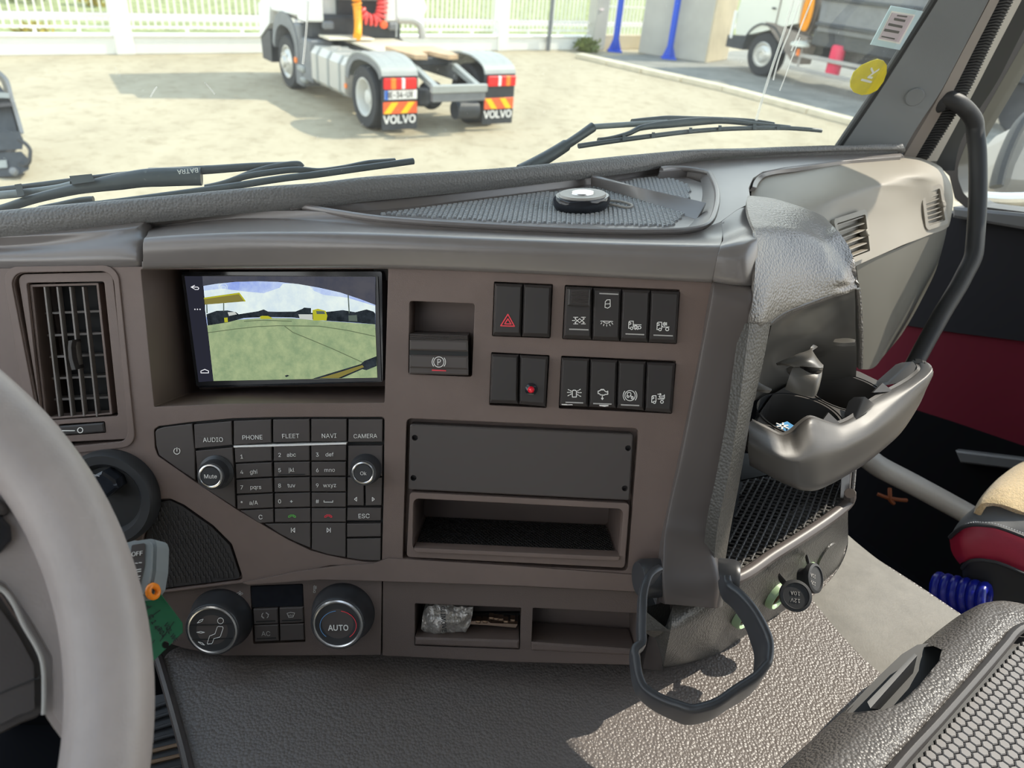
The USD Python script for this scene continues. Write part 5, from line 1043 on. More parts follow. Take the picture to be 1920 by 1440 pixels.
obj('sill', DF.world(pad(DF.shape([(1785, 388), (1930, 402), (2200, 450), (2200, 478), (1930, 428), (1785, 408)], .02), -.04, .02, .004)), 'seat_grey', dd_)
obj('header', DF.world(ext(sg.Polygon([(-2.5, 3.20 - dp0[2]), (.14, 3.24 - dp0[2]), (.32, HZ - dp0[2]), (.9, HZ - dp0[2]), (.9, 3.6 - dp0[2]), (-2.5, 3.6 - dp0[2])]), -.05, 0)), 'cream_metal', dd_)  # added out of view, its slope shaped to keep sun off the dash top
obj('handle_recess', DF.world(pad(DF.shape([(1790, 845), (1930, 862), (1930, 884), (1800, 868)], .01), -.02, .01, .003)), 'seat_grey', dd_)
# window frame and glass
wf_o = [(1748, 300), (1800, 205), (1890, 60), (1925, -20), (2300, -20), (2300, 470), (1925, 411), (1818, 396), (1790, 372), (1780, 330)]
wf_i = [(1796, 310), (1812, 268), (1905, 106), (1948, 30), (2260, 30), (2260, 440), (1925, 398), (1830, 386), (1806, 362), (1796, 335)]
fo, fi = DF.shape(wf_o, .01, .01), DF.shape(wf_i, .01, .02)
obj('window_frame', DF.world(ext(fo - fi, -.04, .01)), 'switch_black', dd_)
w2 = obj('window_2', DF.world(ext(fi.buffer(.004), -.022, -.018)), 'pane', kind='structure')
# windscreen pillar, seals
def VD(px, py, w): return D(px, py, w - .00045 * (285 - py))
def strip(name, L, Rr, look, parent=None, t=.02, **k):
    return obj(name, slab(loft([[VD(*q) for q in L], [VD(*q) for q in Rr]], 24, 6), t), look, parent, **k)
strip('trim_2', [(1572, 285, 1.04), (1580, 274, 1.04), (1672, 137, 1.04), (1770, -20, 1.04)], [(1690, 298, 1.035), (1694, 286, 1.035), (1776, 150, 1.035), (1864, -20, 1.035)], 'pillar_grey', kind='structure', label='grey windscreen pillar trim')
obj('trim_3', tube([VD(1566, 284, 1.045), VD(1670, 128, 1.045), VD(1764, -20, 1.045)], .0055, 10, n=12), 'rubber', kind='structure')
plug = thing('pillar_plug', 'round flush plug in the grey windscreen pillar trim', 'plug', D(1715, 182, 1.05))
pn = unit(np.cross(VD(1776, 150, 1.035) - VD(1672, 137, 1.04), VD(1720, 210, 1.038) - VD(1820, -20, 1.038)))
pn = pn if pn @ (CAM - D(1715, 182, 1.05)) > 0 else -pn
po = VD(1715, 182, 1.0362)
obj('disc', lathe([(0, -.003), (.0118, -.003), (.0118, .0006), (.0110, .0012), (0, .0012)], po, pn, 36), 'pillar_grey', plug)
strip('trim_4', [(1690, 300, 1.045), (1778, 148, 1.045), (1866, -20, 1.045)], [(1714, 300, 1.055), (1803, 140, 1.055), (1884, -20, 1.055)], 'seal_brown', kind='structure')
seal = thing('door_seal', 'ribbed black rubber seal along the door opening', 'seal', D(1770, 180, 1.08))
L0, L1 = spline([VD(1711, 300, 1.06), VD(1800, 142, 1.06), VD(1882, -20, 1.06)], 60), spline([VD(1738, 300, 1.065), VD(1833, 138, 1.065), VD(1910, -20, 1.065)], 60)
obj('strip', slab(np.stack([L0, L1]), .012), 'rubber', seal)
for i in range(1, 60, 1):
    obj('rib', tube([L0[i], (L0[i] + L1[i]) / 2 - cf * .004, L1[i]], .0016, 5), 'rubber', seal)
strip('trim_5', [(1734, 302, 1.08), (1830, 138, 1.08), (1908, -20, 1.08)], [(1757, 302, 1.09), (1846, 134, 1.09), (1926, -20, 1.09)], 'cream_metal', kind='structure')
strip('trim_6', [(1755, 320, 1.12), (1760, 285, 1.12), (1844, 136, 1.12), (1922, -20, 1.12)], [(1790, 320, 1.12), (1800, 270, 1.13), (1880, 134, 1.13), (1958, -20, 1.13)], 'recess_black', kind='structure')
gb = thing('grab_bar', 'thick black grab bar bowed out from the door pillar and running down beside the dashboard', 'grab bar', D(1830, 300, 1.03))
obj('bar', tube([D(1757, 190, 1.02), D(1772, 184, 1.01), D(1790, 190, 1.01), D(1812, 206, 1.02), D(1828, 235, 1.03), D(1833, 290, 1.03), D(1832, 400, 1.03), D(1827, 470, 1.03), D(1806, 520, 1.03), D(1765, 590, 1.03), D(1722, 668, 1.03), D(1690, 730, 1.03)], .0112, 16, n=80), 'rubber', gb, smooth=60)
obj('flange', lathe([(0, -.01), (.017, -.01), (.0165, .002), (.0125, .010), (0, .010)], D(1760, 188, 1.018), unit(D(1790, 190, 1.01) - D(1757, 190, 1.02)), 24), 'rubber', gb)
# roof and windscreen
ftop = [p for p in foam_hi]
pil0, pil1 = VD(1574, 281, 1.048), VD(1765, -20, 1.052)
gl0 = [T(-420, 470, .0)] + [p + EF * .004 + A([0, 0, -.02]) for p in foam_hi[:-2]] + [pil0]
pv = (pil1 - pil0) * (.95 / (pil1 - pil0)[2]); ev = A([0, 0, .95]) - EF * .18
gl1 = [p + ev * (1 - k) + pv * k for p, k in zip(gl0[:-1], (0, 0, 0, 0, 0, .05, .15, .3, .45, .7))] + [pil0 + (pil1 - pil0) * (.95 / (pil1 - pil0)[2])]
gl_grid = loft([gl0, gl1], 120, 40)
gl = slab(gl_grid, .005)
win1 = obj('window_1', gl, 'pane', kind='structure', smooth=60)
rc = A([.35, .25, 3.62])
obj('ceiling', box(rc, (1.9, 1.5, .05), 0, np.stack([ER, EF, A([0, 0, 1])], 1)), 'grey_metal', kind='structure')
# stickers on the windscreen
GF = Frame(pil0, pil0 - gl0[-3], pil1 - pil0)
if GF.n @ (CAM - pil0) < 0: GF.n = -GF.n; GF.x = -GF.x
plain('paper_blue', (0.52, 0.66, 0.70), .5); plain('paper_pink', (0.56, 0.46, 0.50), .6); plain('sticker_yellow', (0.70, 0.56, 0.02), .4, vary=.12, vscale=40)
c4 = crop(1400, 0, 3.429)
pm_ = thing('permit_sheet', 'pale blue permit sheet with a pinkish printed centre stuck high on the windscreen', 'permit', GF.at(*GF.loc(1680, 52)))
def gext(P, a, b): return GF.world(ext(GF.shape(C2(c4, P), b), a, b))
obj('sheet', gext([(930, 38), (1135, 75), (985, 322), (797, 287)], .004, .005), 'paper_blue', pm_)
obj('border', gext([(932, 70), (1085, 95), (985, 285), (842, 255)], .005, .0053), 'print_white', pm_)
obj('print', gext([(936, 82), (1072, 104), (978, 272), (852, 248)], .0053, .0056), 'paper_pink', pm_)
LW = [[(970, 100), (1030, 108)], [(952, 118), (1018, 132)], [(950, 126), (1016, 138)], [(915, 152), (1000, 170)], [(913, 160), (998, 177)], [(890, 188), (980, 205)], [(886, 196), (976, 212)], [(870, 234), (950, 250)]]
obj('writing', strokes(GF, LW, 1.3, .0058, .0002, c4), 'wheel_dark', pm_)
ys = thing('round_sticker', 'round yellow inspection sticker low on the right of the windscreen', 'sticker', GF.at(*GF.loc(1629, 145)))
obj('disc', gext([(800, 394), (845, 380), (880, 390), (902, 420), (900, 470), (880, 525), (840, 580), (790, 606), (740, 612), (690, 594), (668, 560), (668, 520), (690, 465), (740, 420)], .004, .005), 'sticker_yellow', ys)
obj('emblem', strokes(GF, [[(800, 440), (815, 470), (780, 495)], [(815, 470), (848, 448)], [(780, 495), (806, 500)], [(738, 512), (800, 528)]], 2.2, .0052, .0002, c4), 'print_white', ys)
# wipers outside the glass
wfx = [(q, (np.dot(p - CAM, cf))) for q, p in zip((-170, 0, 280, 560, 700, 960, 1180, 1310, 1420, 1560, 1692), foam_hi)]
def Wp(px, py, off=.045): return D(px, py, np.interp(px, [a for a, _ in wfx], [b for _, b in wfx]) + off)
def wiper(lab): return thing('wiper', lab, 'wiper', Wp(300, 340))
w1 = wiper('left windscreen wiper, its broad black arm lettered in white')
plain('wiper_black', (0.045, 0.055, 0.062), .4)
def wt(name, P, r, rb, parent, off=.045, n=40, look='wiper_black'): return obj(name, tube([Wp(*q, off) for q in P], r, 10, n=n, rb=rb, ref=cu), look, parent, smooth=50)
wt('arm', [(-160, 420), (0, 393), (60, 374), (130, 357), (220, 341), (280, 333), (360, 331), (378, 331)], [.002, .0025, .0035, .004, .005, .0075, .0085, .008], .005, w1, .055)
wt('arm', [(280, 322), (375, 319), (480, 312), (560, 308)], [.0035, .004, .0035, .0025], .004, w1, .058)
wt('link', [(-160, 372), (0, 356), (130, 340), (175, 334), (290, 322)], .0028, .0028, w1, .070)
wt('hose', [(-160, 384), (0, 366), (60, 360), (110, 353), (135, 347)], .0036, .0036, w1, .062, look='stalk_grey')
obj('clamp', [tm(hull3([Wp(x, y, o_) for x, y in q for o_ in (.045, .065)])) for q in ([(27, 346), (40, 344), (46, 366), (34, 370)],)], 'wiper_black', w1)
obj('clamp', tm(hull3([Wp(x, y, o_) for x, y in [(130, 330), (172, 326), (178, 340), (135, 346)] for o_ in (.045, .070)])), 'wiper_black', w1)
wt('blade', [(70, 394), (175, 384), (300, 368), (430, 350), (560, 331), (680, 315), (775, 302)], .0030, .0025, w1, .030, 60)
wt('blade_frame', [(75, 391), (110, 384), (160, 374), (175, 373)], .0024, .003, w1, .035)
wt('blade_frame', [(385, 352), (420, 344), (455, 332), (500, 324), (560, 318), (600, 321), (640, 316), (700, 305), (740, 302)], .0028, .003, w1, .036)
wt('blade_frame', [(440, 338), (480, 322), (520, 312), (560, 308), (566, 314)], .003, .003, w1, .042)
WFm = Frame(Wp(360, 322, .050), Wp(400, 319, .05) - Wp(330, 325, .05), cu)
if WFm.n @ (CAM - WFm.o) < 0: WFm = Frame(Wp(360, 322, .050), Wp(330, 325, .05) - Wp(400, 319, .05), -cu)
obj('lettering', text(WFm, 'BATRA', 352, 321, 8.5, .006, .0004, ang=math.pi - .10), 'print_white', w1)
w2_ = wiper('right windscreen wiper with a bent arm and thin ribbed blade')
wt('arm', [(975, 322), (1020, 298), (1062, 272)], [.0075, .007, .0065], .005, w2_, .07)
wt('arm', [(1062, 272), (1086, 256), (1112, 238)], [.005, .005, .0055], .004, w2_, .07)
wt('link', [(1108, 238), (1185, 233), (1250, 229)], .0032, .003, w2_, .075, look='stalk_grey')
wt('link', [(1185, 228), (1240, 224), (1300, 224), (1400, 226), (1450, 232)], [.003, .0045, .004, .003, .002], .003, w2_, .078)
wt('blade_frame', [(1122, 262), (1180, 250), (1200, 240), (1260, 232), (1340, 226), (1420, 233), (1480, 238)], [.0022, .0028, .0045, .005, .004, .003, .002], .003, w2_, .06)
wt('blade', [(1085, 274), (1160, 263), (1230, 254), (1300, 246), (1380, 241), (1460, 240), (1540, 245)], .0028, .0022, w2_, .05, 60)
for x, y in ((1170, 258), (1225, 252), (1295, 243), (1350, 239), (1415, 237), (1460, 237)):
    obj('clip', tm(hull3([Wp(x + dx, y + dy, o_) for dx in (-3, 3) for dy in (-4, 6) for o_ in (.045, .06)])), 'wiper_black', w2_)
# the rest of the cab behind the picture: driver's door, rear wall with its window
CABR = np.stack([ER, EF, UZ_ := A([0, 0, 1.0])], 1)
def cbx(r, f_, z, size): return box(ER * r + EF * f_ + UZ_ * z, size, 0, CABR)
rw = obj('wall_back', tm(m3.Manifold(m3.Mesh(np.asarray(cbx(.2, -.95, 2.8, (2.3, .05, 1.7)).vertices, np.float32), np.asarray(cbx(.2, -.95, 2.8, (2.3, .05, 1.7)).faces, np.uint32)))), 'seat_grey', kind='structure')
d2 = thing('door_2', 'dark driver door lining on the left of the cab, below its open window', 'door', ER * -.95 + EF * .1 + UZ_ * 2.3, kind='structure')
obj('lower_panel', cbx(-.95, .05, 2.30, (.05, 1.9, .74)), 'door_dark', d2)
obj('header', cbx(-.95, .05, 3.42, (.05, 1.9, .40)), 'cream_metal', d2)

for P, wd in (([(1492, -15), (1470, 60), (1440, 150), (1418, 225)], .0016), ([(1504, -10), (1484, 50), (1462, 105), (1450, 150)], .0010), ([(1528, -15), (1506, 40), (1484, 95)], .0010), ([(1500, 70), (1478, 128), (1462, 170)], .0007), ([(282, 182), (288, 172), (294, 163)], .0006), ([(384, 155), (396, 168), (403, 177)], .0006), ([(578, 2), (574, 60), (568, 120)], .0009)):
    obj('scratch', tube([D(x, y, gw(gl_grid, x, y) - .004) for x, y in P], wd, 6, n=12), 'scratch_haze', win1, label='pale scratch on the glass')
# firewall below the windscreen closes the cab towards the front
fwt = [gl0[0] + EF * .12 + A([0, 0, -.06])] + [p + EF * .12 + A([0, 0, -.06]) for p in foam_hi] + [foam_hi[-1] + EF * .12 + ER * .12 + A([0, 0, -.06])]
obj('wall_front', slab(loft([fwt, [A([p[0], p[1], ZL]) for p in fwt]], 40, 4), .02), 'footwell_carpet', kind='structure')
# ---------------------------------------------------------------- the yard outside
mat('concrete', {'p': ('principled_bsdf', dict(roughness=0.9, specular_ior_level=0.2)), 'g': ('geometry', {}), 'n1': ('noise_texture', dict(scale=0.35, detail=8.0, roughness=0.68)), 'n2': ('noise_texture', dict(scale=3.0, detail=6.0, roughness=0.75)),
    'r1': ('rgb_ramp', {'ramp': [(0.30, (0.31, 0.262, 0.18)), (0.5, (0.39, 0.335, 0.235)), (0.72, (0.435, 0.378, 0.27))]}), 'r2': ('rgb_ramp', {'ramp': [(0.32, (0.62, 0.58, 0.52)), (0.5, (1, 1, 1))]}), 'm': ('mix', dict(mix_type='multiply', fac=0.7)),
    'mp': ('mapping', dict(scale=(1.6, 0.5, 1), rotation=(0, 0, 0.7)))},
    [('g.position', 'mp.vector'), ('mp.vector', 'n1.vector'), ('g.position', 'n2.vector'), ('n1.fac', 'r1.fac'), ('n2.fac', 'r2.fac'), ('r1.color', 'm.color1'), ('r2.color', 'm.color2'), ('m.color', 'p.base_color')])
plain('apron', (0.24, 0.23, 0.20), .9, vary=.2, vscale=1.5, spec=.2)  # grey stands in for lorry shadow on the yard ground
plain('kerb_stone', (0.58, 0.51, 0.38), .9, vary=.1, vscale=4, spec=.2)
plain('grass', (0.26, 0.28, 0.13), .95, vary=.45, vscale=2.2, spec=.1)
plain('road', (0.40, 0.36, 0.32), .9, vary=.08, spec=.2)
plain('white_paint', (0.74, 0.73, 0.68), .5, vary=.03, vscale=3)
plain('fence_white', (0.80, 0.78, 0.70), .5)
plain('wall_grey', (0.42, 0.40, 0.35), .9, vary=.10, vscale=1.2)
plain('wall_tan', (0.52, 0.44, 0.31), .9, vary=.12, vscale=1.5)
plain('post_blue', (0.012, 0.07, 0.50), .45)
plain('truck_dark', (0.030, 0.033, 0.038), .5, vary=.3, vscale=9)
plain('truck_grey', (0.15, 0.155, 0.16), .5, vary=.15, vscale=5)
plain('fender_grey', (0.30, 0.31, 0.29), .5, vary=.06, vscale=6)
plain('tyre', (0.025, 0.025, 0.027), .75)
plain('rim_white', (0.55, 0.54, 0.50), .45)
plain('alloy', (0.60, 0.58, 0.53), .35, metallic=.6)
plain('tank_silver', (0.48, 0.46, 0.42), .35, metallic=.25)
plain('plate_metal', (0.66, 0.60, 0.47), .5, metallic=.2)
plain('grease_tan', (0.50, 0.34, 0.20), .6, vary=.2, vscale=6)
plain('hose_orange', (0.85, 0.32, 0.01), .4); plain('hose_red', (0.80, 0.09, 0.08), .4)
plain('lamp_red', (0.75, 0.02, 0.02), .25); plain('lamp_amber', (0.90, 0.22, 0.03), .25); plain('lamp_clear', (0.85, 0.70, 0.68), .25)
plain('stripe_yellow', (0.85, 0.50, 0.01), .4); plain('stripe_red', (0.85, 0.12, 0.03), .4); plain('plate_blue', (0.04, 0.15, 0.55), .4)
plain('cab_cream', (0.62, 0.62, 0.53), .4); plain('mud_brown', (0.22, 0.185, 0.155), .8, vary=.2, vscale=5); plain('box_red', (0.72, 0.03, 0.09), .4); plain('car_white', (0.75, 0.76, 0.74), .3); plain('car_glass', (0.05, 0.06, 0.07), .1)
def G0(px, py, z=0.0): return Z(px, py, z)
obj('ground', box((5, 30, -.15), (160, 130, .3)), 'concrete', kind='structure')
FA, FD = A([-11.29, 16.86, 0]), A([.7716, .636, 0]); FN = A([.636, -.7716, 0])
UZ = A([0, 0, 1.0])
RF = np.stack([FD, -FN, UZ], 1)          # along the fence, away from the yard, up
def fb(s, d, z, size, b=0.0): return box(FA + FD * s - FN * d + UZ * z, size, b, RF)
obj('verge', fb(12, 3.4, .0, (80, 4.8, .10)), 'grass', label='strip of grass right behind the white fence', cat='grass', kind='stuff')
obj('lane', fb(12, 7.1, .0, (80, 2.6, .08)), 'road', kind='structure')
obj('field', fb(12, 34, .0, (120, 52, .12)), 'grass', label='green field of grass beyond the lane', cat='grass', kind='stuff')
# weeds and bushes of the field (seen between the bars)
def leafy(c, r, n, seed):
    g_ = np.random.default_rng(seed); v, f = [], []
    for i in range(n):
        d = g_.normal(size=3); d /= np.linalg.norm(d); p = A(c) + d * r * g_.uniform(.4, 1) * A([1.3, 1, .8]); a = g_.normal(size=3) * .10; b = g_.normal(size=3) * .10
        k = len(v); v += [p, p + a, p + a * .5 + b]; f.append([k, k + 1, k + 2])
    return trimesh.Trimesh(np.array(v), np.array(f), process=False)
plain('leaf_olive', (0.14, 0.17, 0.04), .7); plain('leaf_yellow', (0.38, 0.30, 0.03), .7)
for i, (s, d, r, lk, lb) in enumerate(((2, 10, .7, 'leaf_olive', 'low olive bush in the field seen left of the first fence pillar'), (3.9, 9.5, .5, 'leaf_yellow', 'small yellow flowering weed in the field right of the first fence pillar'), (.9, 1.2, .28, 'leaf_yellow', 'dry weed growing against the fence at the far left'), (16.1, -.45, .24, 'leaf_olive', 'thin green plant growing before the fence beside the gate pillar'))):
    p = FA + FD * s - FN * d
    b_ = thing('bush', lb, 'bush', p)
    obj('foliage', leafy(p + UZ * r * .8, r, 260, 40 + i), lk, b_, kind='stuff', smooth=False)
    obj('stem', tube([p, p + UZ * r * .9], .02, 6), 'mud_brown', b_)
# fence
ZW = .40
fe = thing('fence', 'white bar fence on a low white wall along the far side of the yard', 'fence', FA + FD * 9)
obj('base_wall', fb(8.0, .10, ZW / 2, (17.4, .22, ZW), .02), 'white_paint', fe)
obj('coping', fb(8.0, .10, ZW, (17.4, .30, .06), .015), 'white_paint', fe)
for s in (2.45, 13.05): obj('pillar', fb(s, .10, 1.15, (.38, .34, 2.3), .02), 'white_paint', fe)
for z in (.56, .80, 1.95): obj('rail', fb(8.0, .10, z, (17.2, .035, .05), .004), 'fence_white', fe)
s = -.9
while s < 16.4:
    if min(abs(s - 2.45), abs(s - 13.05)) > .24: obj('bar', fb(s, .10, 1.30, (.036, .030, 1.56), .004), 'fence_white', fe)
    s += .158
for s in (-.3, .75, 1.6, 3.9, 5.2, 6.6, 8.0, 9.4, 10.9, 12.0, 14.1, 15.3): obj('foot', fb(s, .10, .49, (.07, .04, .16)), 'fence_white', fe)
gp = thing('gate_pillar', 'pale pillar with a small pink mark at the end of the white fence', 'pillar', FA + FD * 16.75)
obj('column', fb(16.9, .05, .95, (.55, .4, 1.9), .03), 'wall_grey', gp)
obj('mark', fb(16.82, -.17, 1.22, (.14, .02, .06)), 'lamp_clear', gp)
dp = thing('dark_post', 'thin dark post standing in the right part of the fence', 'post', FA + FD * 14.75)
obj('post', fb(14.75, -.14, 1.1, (.10, .10, 2.2), .01), 'truck_grey', dp)
fe2 = thing('fence_section', 'short white bar fence on a tan wall between the gate pillar and the concrete wall', 'fence', FA + FD * 18)
obj('base_wall', fb(18.3, .2, .22, (2.4, .25, .44), .02), 'wall_tan', fe2)
obj('rail', fb(18.3, .2, .75, (2.4, .04, .05)), 'fence_white', fe2); obj('rail', fb(18.3, .2, 1.28, (2.4, .04, .05)), 'fence_white', fe2)
for i in range(13): obj('bar', fb(17.3 + i * .17, .2, 1.15, (.036, .03, 1.5)), 'fence_white', fe2)
# concrete wall and posts at the right end
WL, WR_, WE = G0(1196, 100), G0(1322, 119), G0(1362, 112)
u1 = unit(WR_ - WL); u2 = unit(WE - WR_)
gw = thing('concrete_wall', 'tall grey concrete gate wall with a tan end face, behind the blue posts', 'wall', (WL + WR_) / 2)
obj('front', box((WL + WR_) / 2 + A([-u1[1], u1[0], 0]) * .2 + UZ * 1.6, (np.linalg.norm(WR_ - WL), .4, 3.2), .03, np.stack([u1, A([-u1[1], u1[0], 0]), UZ], 1)), 'wall_grey', gw)
obj('end_face', box((WR_ + WE) / 2 + A([-u2[1], u2[0], 0]) * .1 + UZ * 1.6, (np.linalg.norm(WE - WR_) * 1.0, .25, 3.2), .03, np.stack([u2, A([-u2[1], u2[0], 0]), UZ], 1)), 'wall_tan', gw)
for px, py, lb in ((1152, 97, 'bright blue post nearer the fence, standing before the grey wall'), (1253, 111, 'bright blue post standing right in front of the grey wall')):
    o = G0(px, py); t = thing('blue_post', lb, 'post', o)
    obj('shaft', tube([o, o + UZ * 3.4], .10, 16), 'post_blue', t); obj('foot_plate', box(o + UZ * .03, (.46, .46, .06), .01), 'post_blue', t)
    for a, b in ((1, 0), (-1, 0), (0, 1), (0, -1)): obj('gusset', tm(hull3([o + A([a * .09, b * .09, .06]), o + A([a * .21, b * .21, .06]), o + A([a * .09, b * .09, .42]), o + A([a * .09 + b * .01, b * .09 + a * .01, .06]), o + A([a * .21 + b * .01, b * .21 + a * .01, .06])])), 'post_blue', t)
# kerb and shadow-toned apron behind it
kerb = [G0(1085, 108), G0(1208, 137), G0(1350, 168), G0(1500, 208), G0(1620, 240), G0(1800, 300)]
kp_ = sg.LineString([q[:2] for q in kerb])
kt = thing('kerb', 'long pale kerb line crossing the yard on the right', 'kerb', kerb[2])
L_ = kp_.length; nseg = 9
for i in range(nseg):
    a, b = kp_.interpolate(L_ * i / nseg + .02), kp_.interpolate(L_ * (i + 1) / nseg - .02)
    a, b = A([a.x, a.y, 0]), A([b.x, b.y, 0]); u = unit(b - a)
    obj('kerb_stone', box((a + b) / 2 + UZ * .06, (np.linalg.norm(b - a), .34, .14), .02, np.stack([u, A([-u[1], u[0], 0]), UZ], 1)), 'kerb_stone', kt)
ap = sg.Polygon([q[:2] for q in kerb] + [(30, 14), (34, 40), (12, 36)]).buffer(0)
obj('apron', flat(ap, -.02, .015), 'apron', kind='structure')  # greyed ground sheet, shadow painted into its colour
# joints of the yard's concrete slabs
jt = [G0(880, 285), G0(1000, 322)]
# white car on the lane behind the fence
co = FA + FD * 12.0 - FN * 7.0
cv_ = thing('white_car', 'white car parked on the lane behind the fence', 'car', co)
def cb_(P): return tm(hull3([co + FD * x - FN * y + UZ * z for x, y, z in P]))
obj('body', cb_([(x, y, z) for x in (-2.1, 2.1) for y in (-.8, .8) for z in (.35, .75)] + [(2.3, y, .55) for y in (-.6, .6)] + [(-2.25, y, .6) for y in (-.6, .6)] + [(1.0, y, .95) for y in (-.72, .72)] + [(-2.0, y, .95) for y in (-.72, .72)]), 'car_white', cv_, smooth=40)
obj('cabin', cb_([(.9, y, .92) for y in (-.72, .72)] + [(-1.8, y, .92) for y in (-.72, .72)] + [(.1, y, 1.42) for y in (-.6, .6)] + [(-1.3, y, 1.42) for y in (-.6, .6)]), 'car_glass', cv_)
obj('roof', cb_([(x, y, z) for x, z in ((.15, 1.40), (-1.35, 1.40), (.05, 1.47), (-1.25, 1.47)) for y in (-.6, .6)]), 'car_white', cv_)
for x in (-1.3, 1.35): obj('wheel', lathe([(0, -.1), (.2, -.1), (.31, -.09), (.31, .09), (.2, .1), (0, .08)], co + FD * x + FN * .78 + UZ * .31, FN, 24), 'tyre', cv_)

# ---------------------------------------------------------------- white tractor unit
EX, EY = A([.8, .6, 0]), A([-.6, .8, 0]); RLp = A([-2.84, 13.29, 0]); TO = RLp + 1.22 * EX
RT = np.stack([EX, EY, UZ], 1)
def tl(x, y, z): return TO + x * EX + y * EY + z * UZ
def tb(x, y, z, sx, sy, sz, b=.01): return box(tl(x, y, z), (sx, sy, sz), b, RT)
def th_(P): return tm(hull3([tl(*p) for p in P]))
trk = thing('tractor_unit', 'white tractor unit without a trailer seen from behind, parked in the sunny yard', 'truck', TO)
def wheel(x, y, r, side, dual, look='rim_white'):
    w_ = .56 if dual else .32
    o = tl(x, y, r); ax = EX * side
    w = obj('tyre', lathe([(r * .60, 0), (r * .66, .012), (r * .93, .01), (r, -.04), (r, -w_ + .04), (r * .93, -w_), (r * .6, -w_)], o, ax, 40), 'tyre', trk)
    if dual: obj('rim', lathe([(r * .61, .012), (r * .58, .014), (r * .53, -.02), (r * .50, -.12), (r * .46, -.16), (r * .24, -.17), (r * .22, -.06), (r * .14, -.04), (0, -.04)], o, ax, 40), look, w)
    else: obj('rim', lathe([(r * .61, .012), (r * .58, .016), (r * .54, -.02), (r * .50, -.03), (r * .36, .05), (r * .22, .06), (r * .18, .11), (0, .12)], o, ax, 40), look, w)
    for k in range(8):
        a = k * math.pi / 4; obj('wheel_nut', box(o + (math.cos(a) * EY + math.sin(a) * UZ) * r * .34 - ax * (.16 if dual else -.055), (.04, .04, .04), .005, RT), 'alloy', w)
for sd in (-1, 1): wheel(1.25 * sd, 0, .5, sd, True); wheel(1.22 * sd, 3.62, .5, sd, False, 'alloy')
for sd in (-1, 1):
    x0, x1 = (-1.27, -.64) if sd < 0 else (.64, 1.27)
    prof = [(-.69, .93), (-.66, 1.0), (-.58, 1.06), (-.40, 1.12), (-.15, 1.155), (.10, 1.155), (.35, 1.11), (.55, 1.0), (.66, .85), (.70, .72)]
    g_ = loft([[tl(x, y, z) for y, z in prof] for x in (x0, x0 + .04, x1 - .04, x1)], 40, 8, vsmooth=False)
    f_ = obj('mudguard', slab(g_, .03), 'fender_grey', trk, smooth=50)
    for x in np.linspace(x0 + .12, x1 - .12, 3): obj('rib', tube([tl(x, y, z + .008) for y, z in prof[1:8]], .05, 8, n=24, rb=.03, ref=EX), 'fender_grey', f_)
    obj('arch', slab(loft([[tl((x0 if sd < 0 else x1) - sd * .005, y * k, .5 + (z - .5) * k) for y, z in prof] for k in (.995, .86)], 30, 3), .02), 'truck_grey', f_)
    mf = obj('mud_flap', tb((x0 + x1) / 2, -.70, .53, .64, .02, .84), 'truck_dark', trk)
    lx = x0 + .02 if sd < 0 else x1 - .58
    for k, (lk, a, b) in enumerate((('lamp_red', 0, .11), ('lamp_amber', .11, .20), ('lamp_red', .20, .30), ('lamp_clear', .30, .36), ('lamp_red', .36, .56))):
        if sd > 0: a, b = .56 - b, .56 - a
        obj('tail_lamp', tb(lx + (a + b) / 2, -.74, .83, b - a, .06, .16, .008), lk, mf)
    bd = obj('warning_board', tb((x0 + x1) / 2, -.72, .46, .60, .02, .18, .003), 'stripe_red', mf)
    for k in range(2):
        xx = (x0 + x1) / 2 - .17 + k * .30
        sl = .07 * (1 if sd < 0 else -1)
        obj('stripe', th_([(xx + dx + sl * zz, -.735 + dy, .46 + .085 * zz) for dx in (-.06, .06) for dy in (0, .006) for zz in (-1, 1)]), 'stripe_yellow', mf)
    MFm = Frame(tl((x0 + x1) / 2, -.712, .28), EX, UZ)
    tmv = meshkit.text_mesh('VOLVO', .12, .01, True); v_ = np.asarray(tmv.vertices); v_[:, 0] -= v_[:, 0].mean(); v_[:, 0] *= .58 / np.ptp(v_[:, 0]); v_[:, 1] -= .06
    obj('lettering', MFm.world(trimesh.Trimesh(v_, tmv.faces, process=False)), 'print_white', mf)
npl = obj('number_plate', tb(-.95, -.73, .66, .58, .012, .14, .004), 'print_white', trk)
obj('band', tb(-1.21, -.738, .66, .06, .008, .138, .002), 'plate_blue', npl)
PFm = Frame(tl(-.93, -.738, .66), EX, UZ); tmv = meshkit.text_mesh('BE·34·UX'.replace('·', '-'), .085, .004, True); v_ = np.asarray(tmv.vertices); v_[:, 0] -= v_[:, 0].mean(); v_[:, 0] *= .47 / np.ptp(v_[:, 0]); v_[:, 1] -= .042
obj('lettering', PFm.world(trimesh.Trimesh(v_, tmv.faces, process=False)), 'wheel_dark', npl)
for sd in (-1, 1):
    obj('frame_rail', th_([(sd * .40 + dx, y, z) for dx in (-.04, .04) for y, z in ((-.15, 1.0), (-.15, .76), (4.6, .98), (4.6, .70))]), 'truck_grey', trk)
    obj('frame_tail', th_([(sd * .40 + dx, y, z) for dx in (-.05, .05) for y, z in ((-.10, 1.02), (-.10, .92), (-.95, .80), (-.95, .72))]), 'fender_grey', trk)
    obj('air_bag', lathe([(0, 0), (.12, 0), (.15, .05), (.14, .12), (.15, .18), (.13, .26), (0, .27)], tl(sd * .42, -.42, .42), UZ, 24), 'truck_dark', trk)
obj('cross_member', tb(0, -.95, .77, 1.05, .10, .12), 'fender_grey', trk)
obj('rear_beam', tb(0, -.93, .64, 1.0, .10, .14), 'truck_grey', trk)
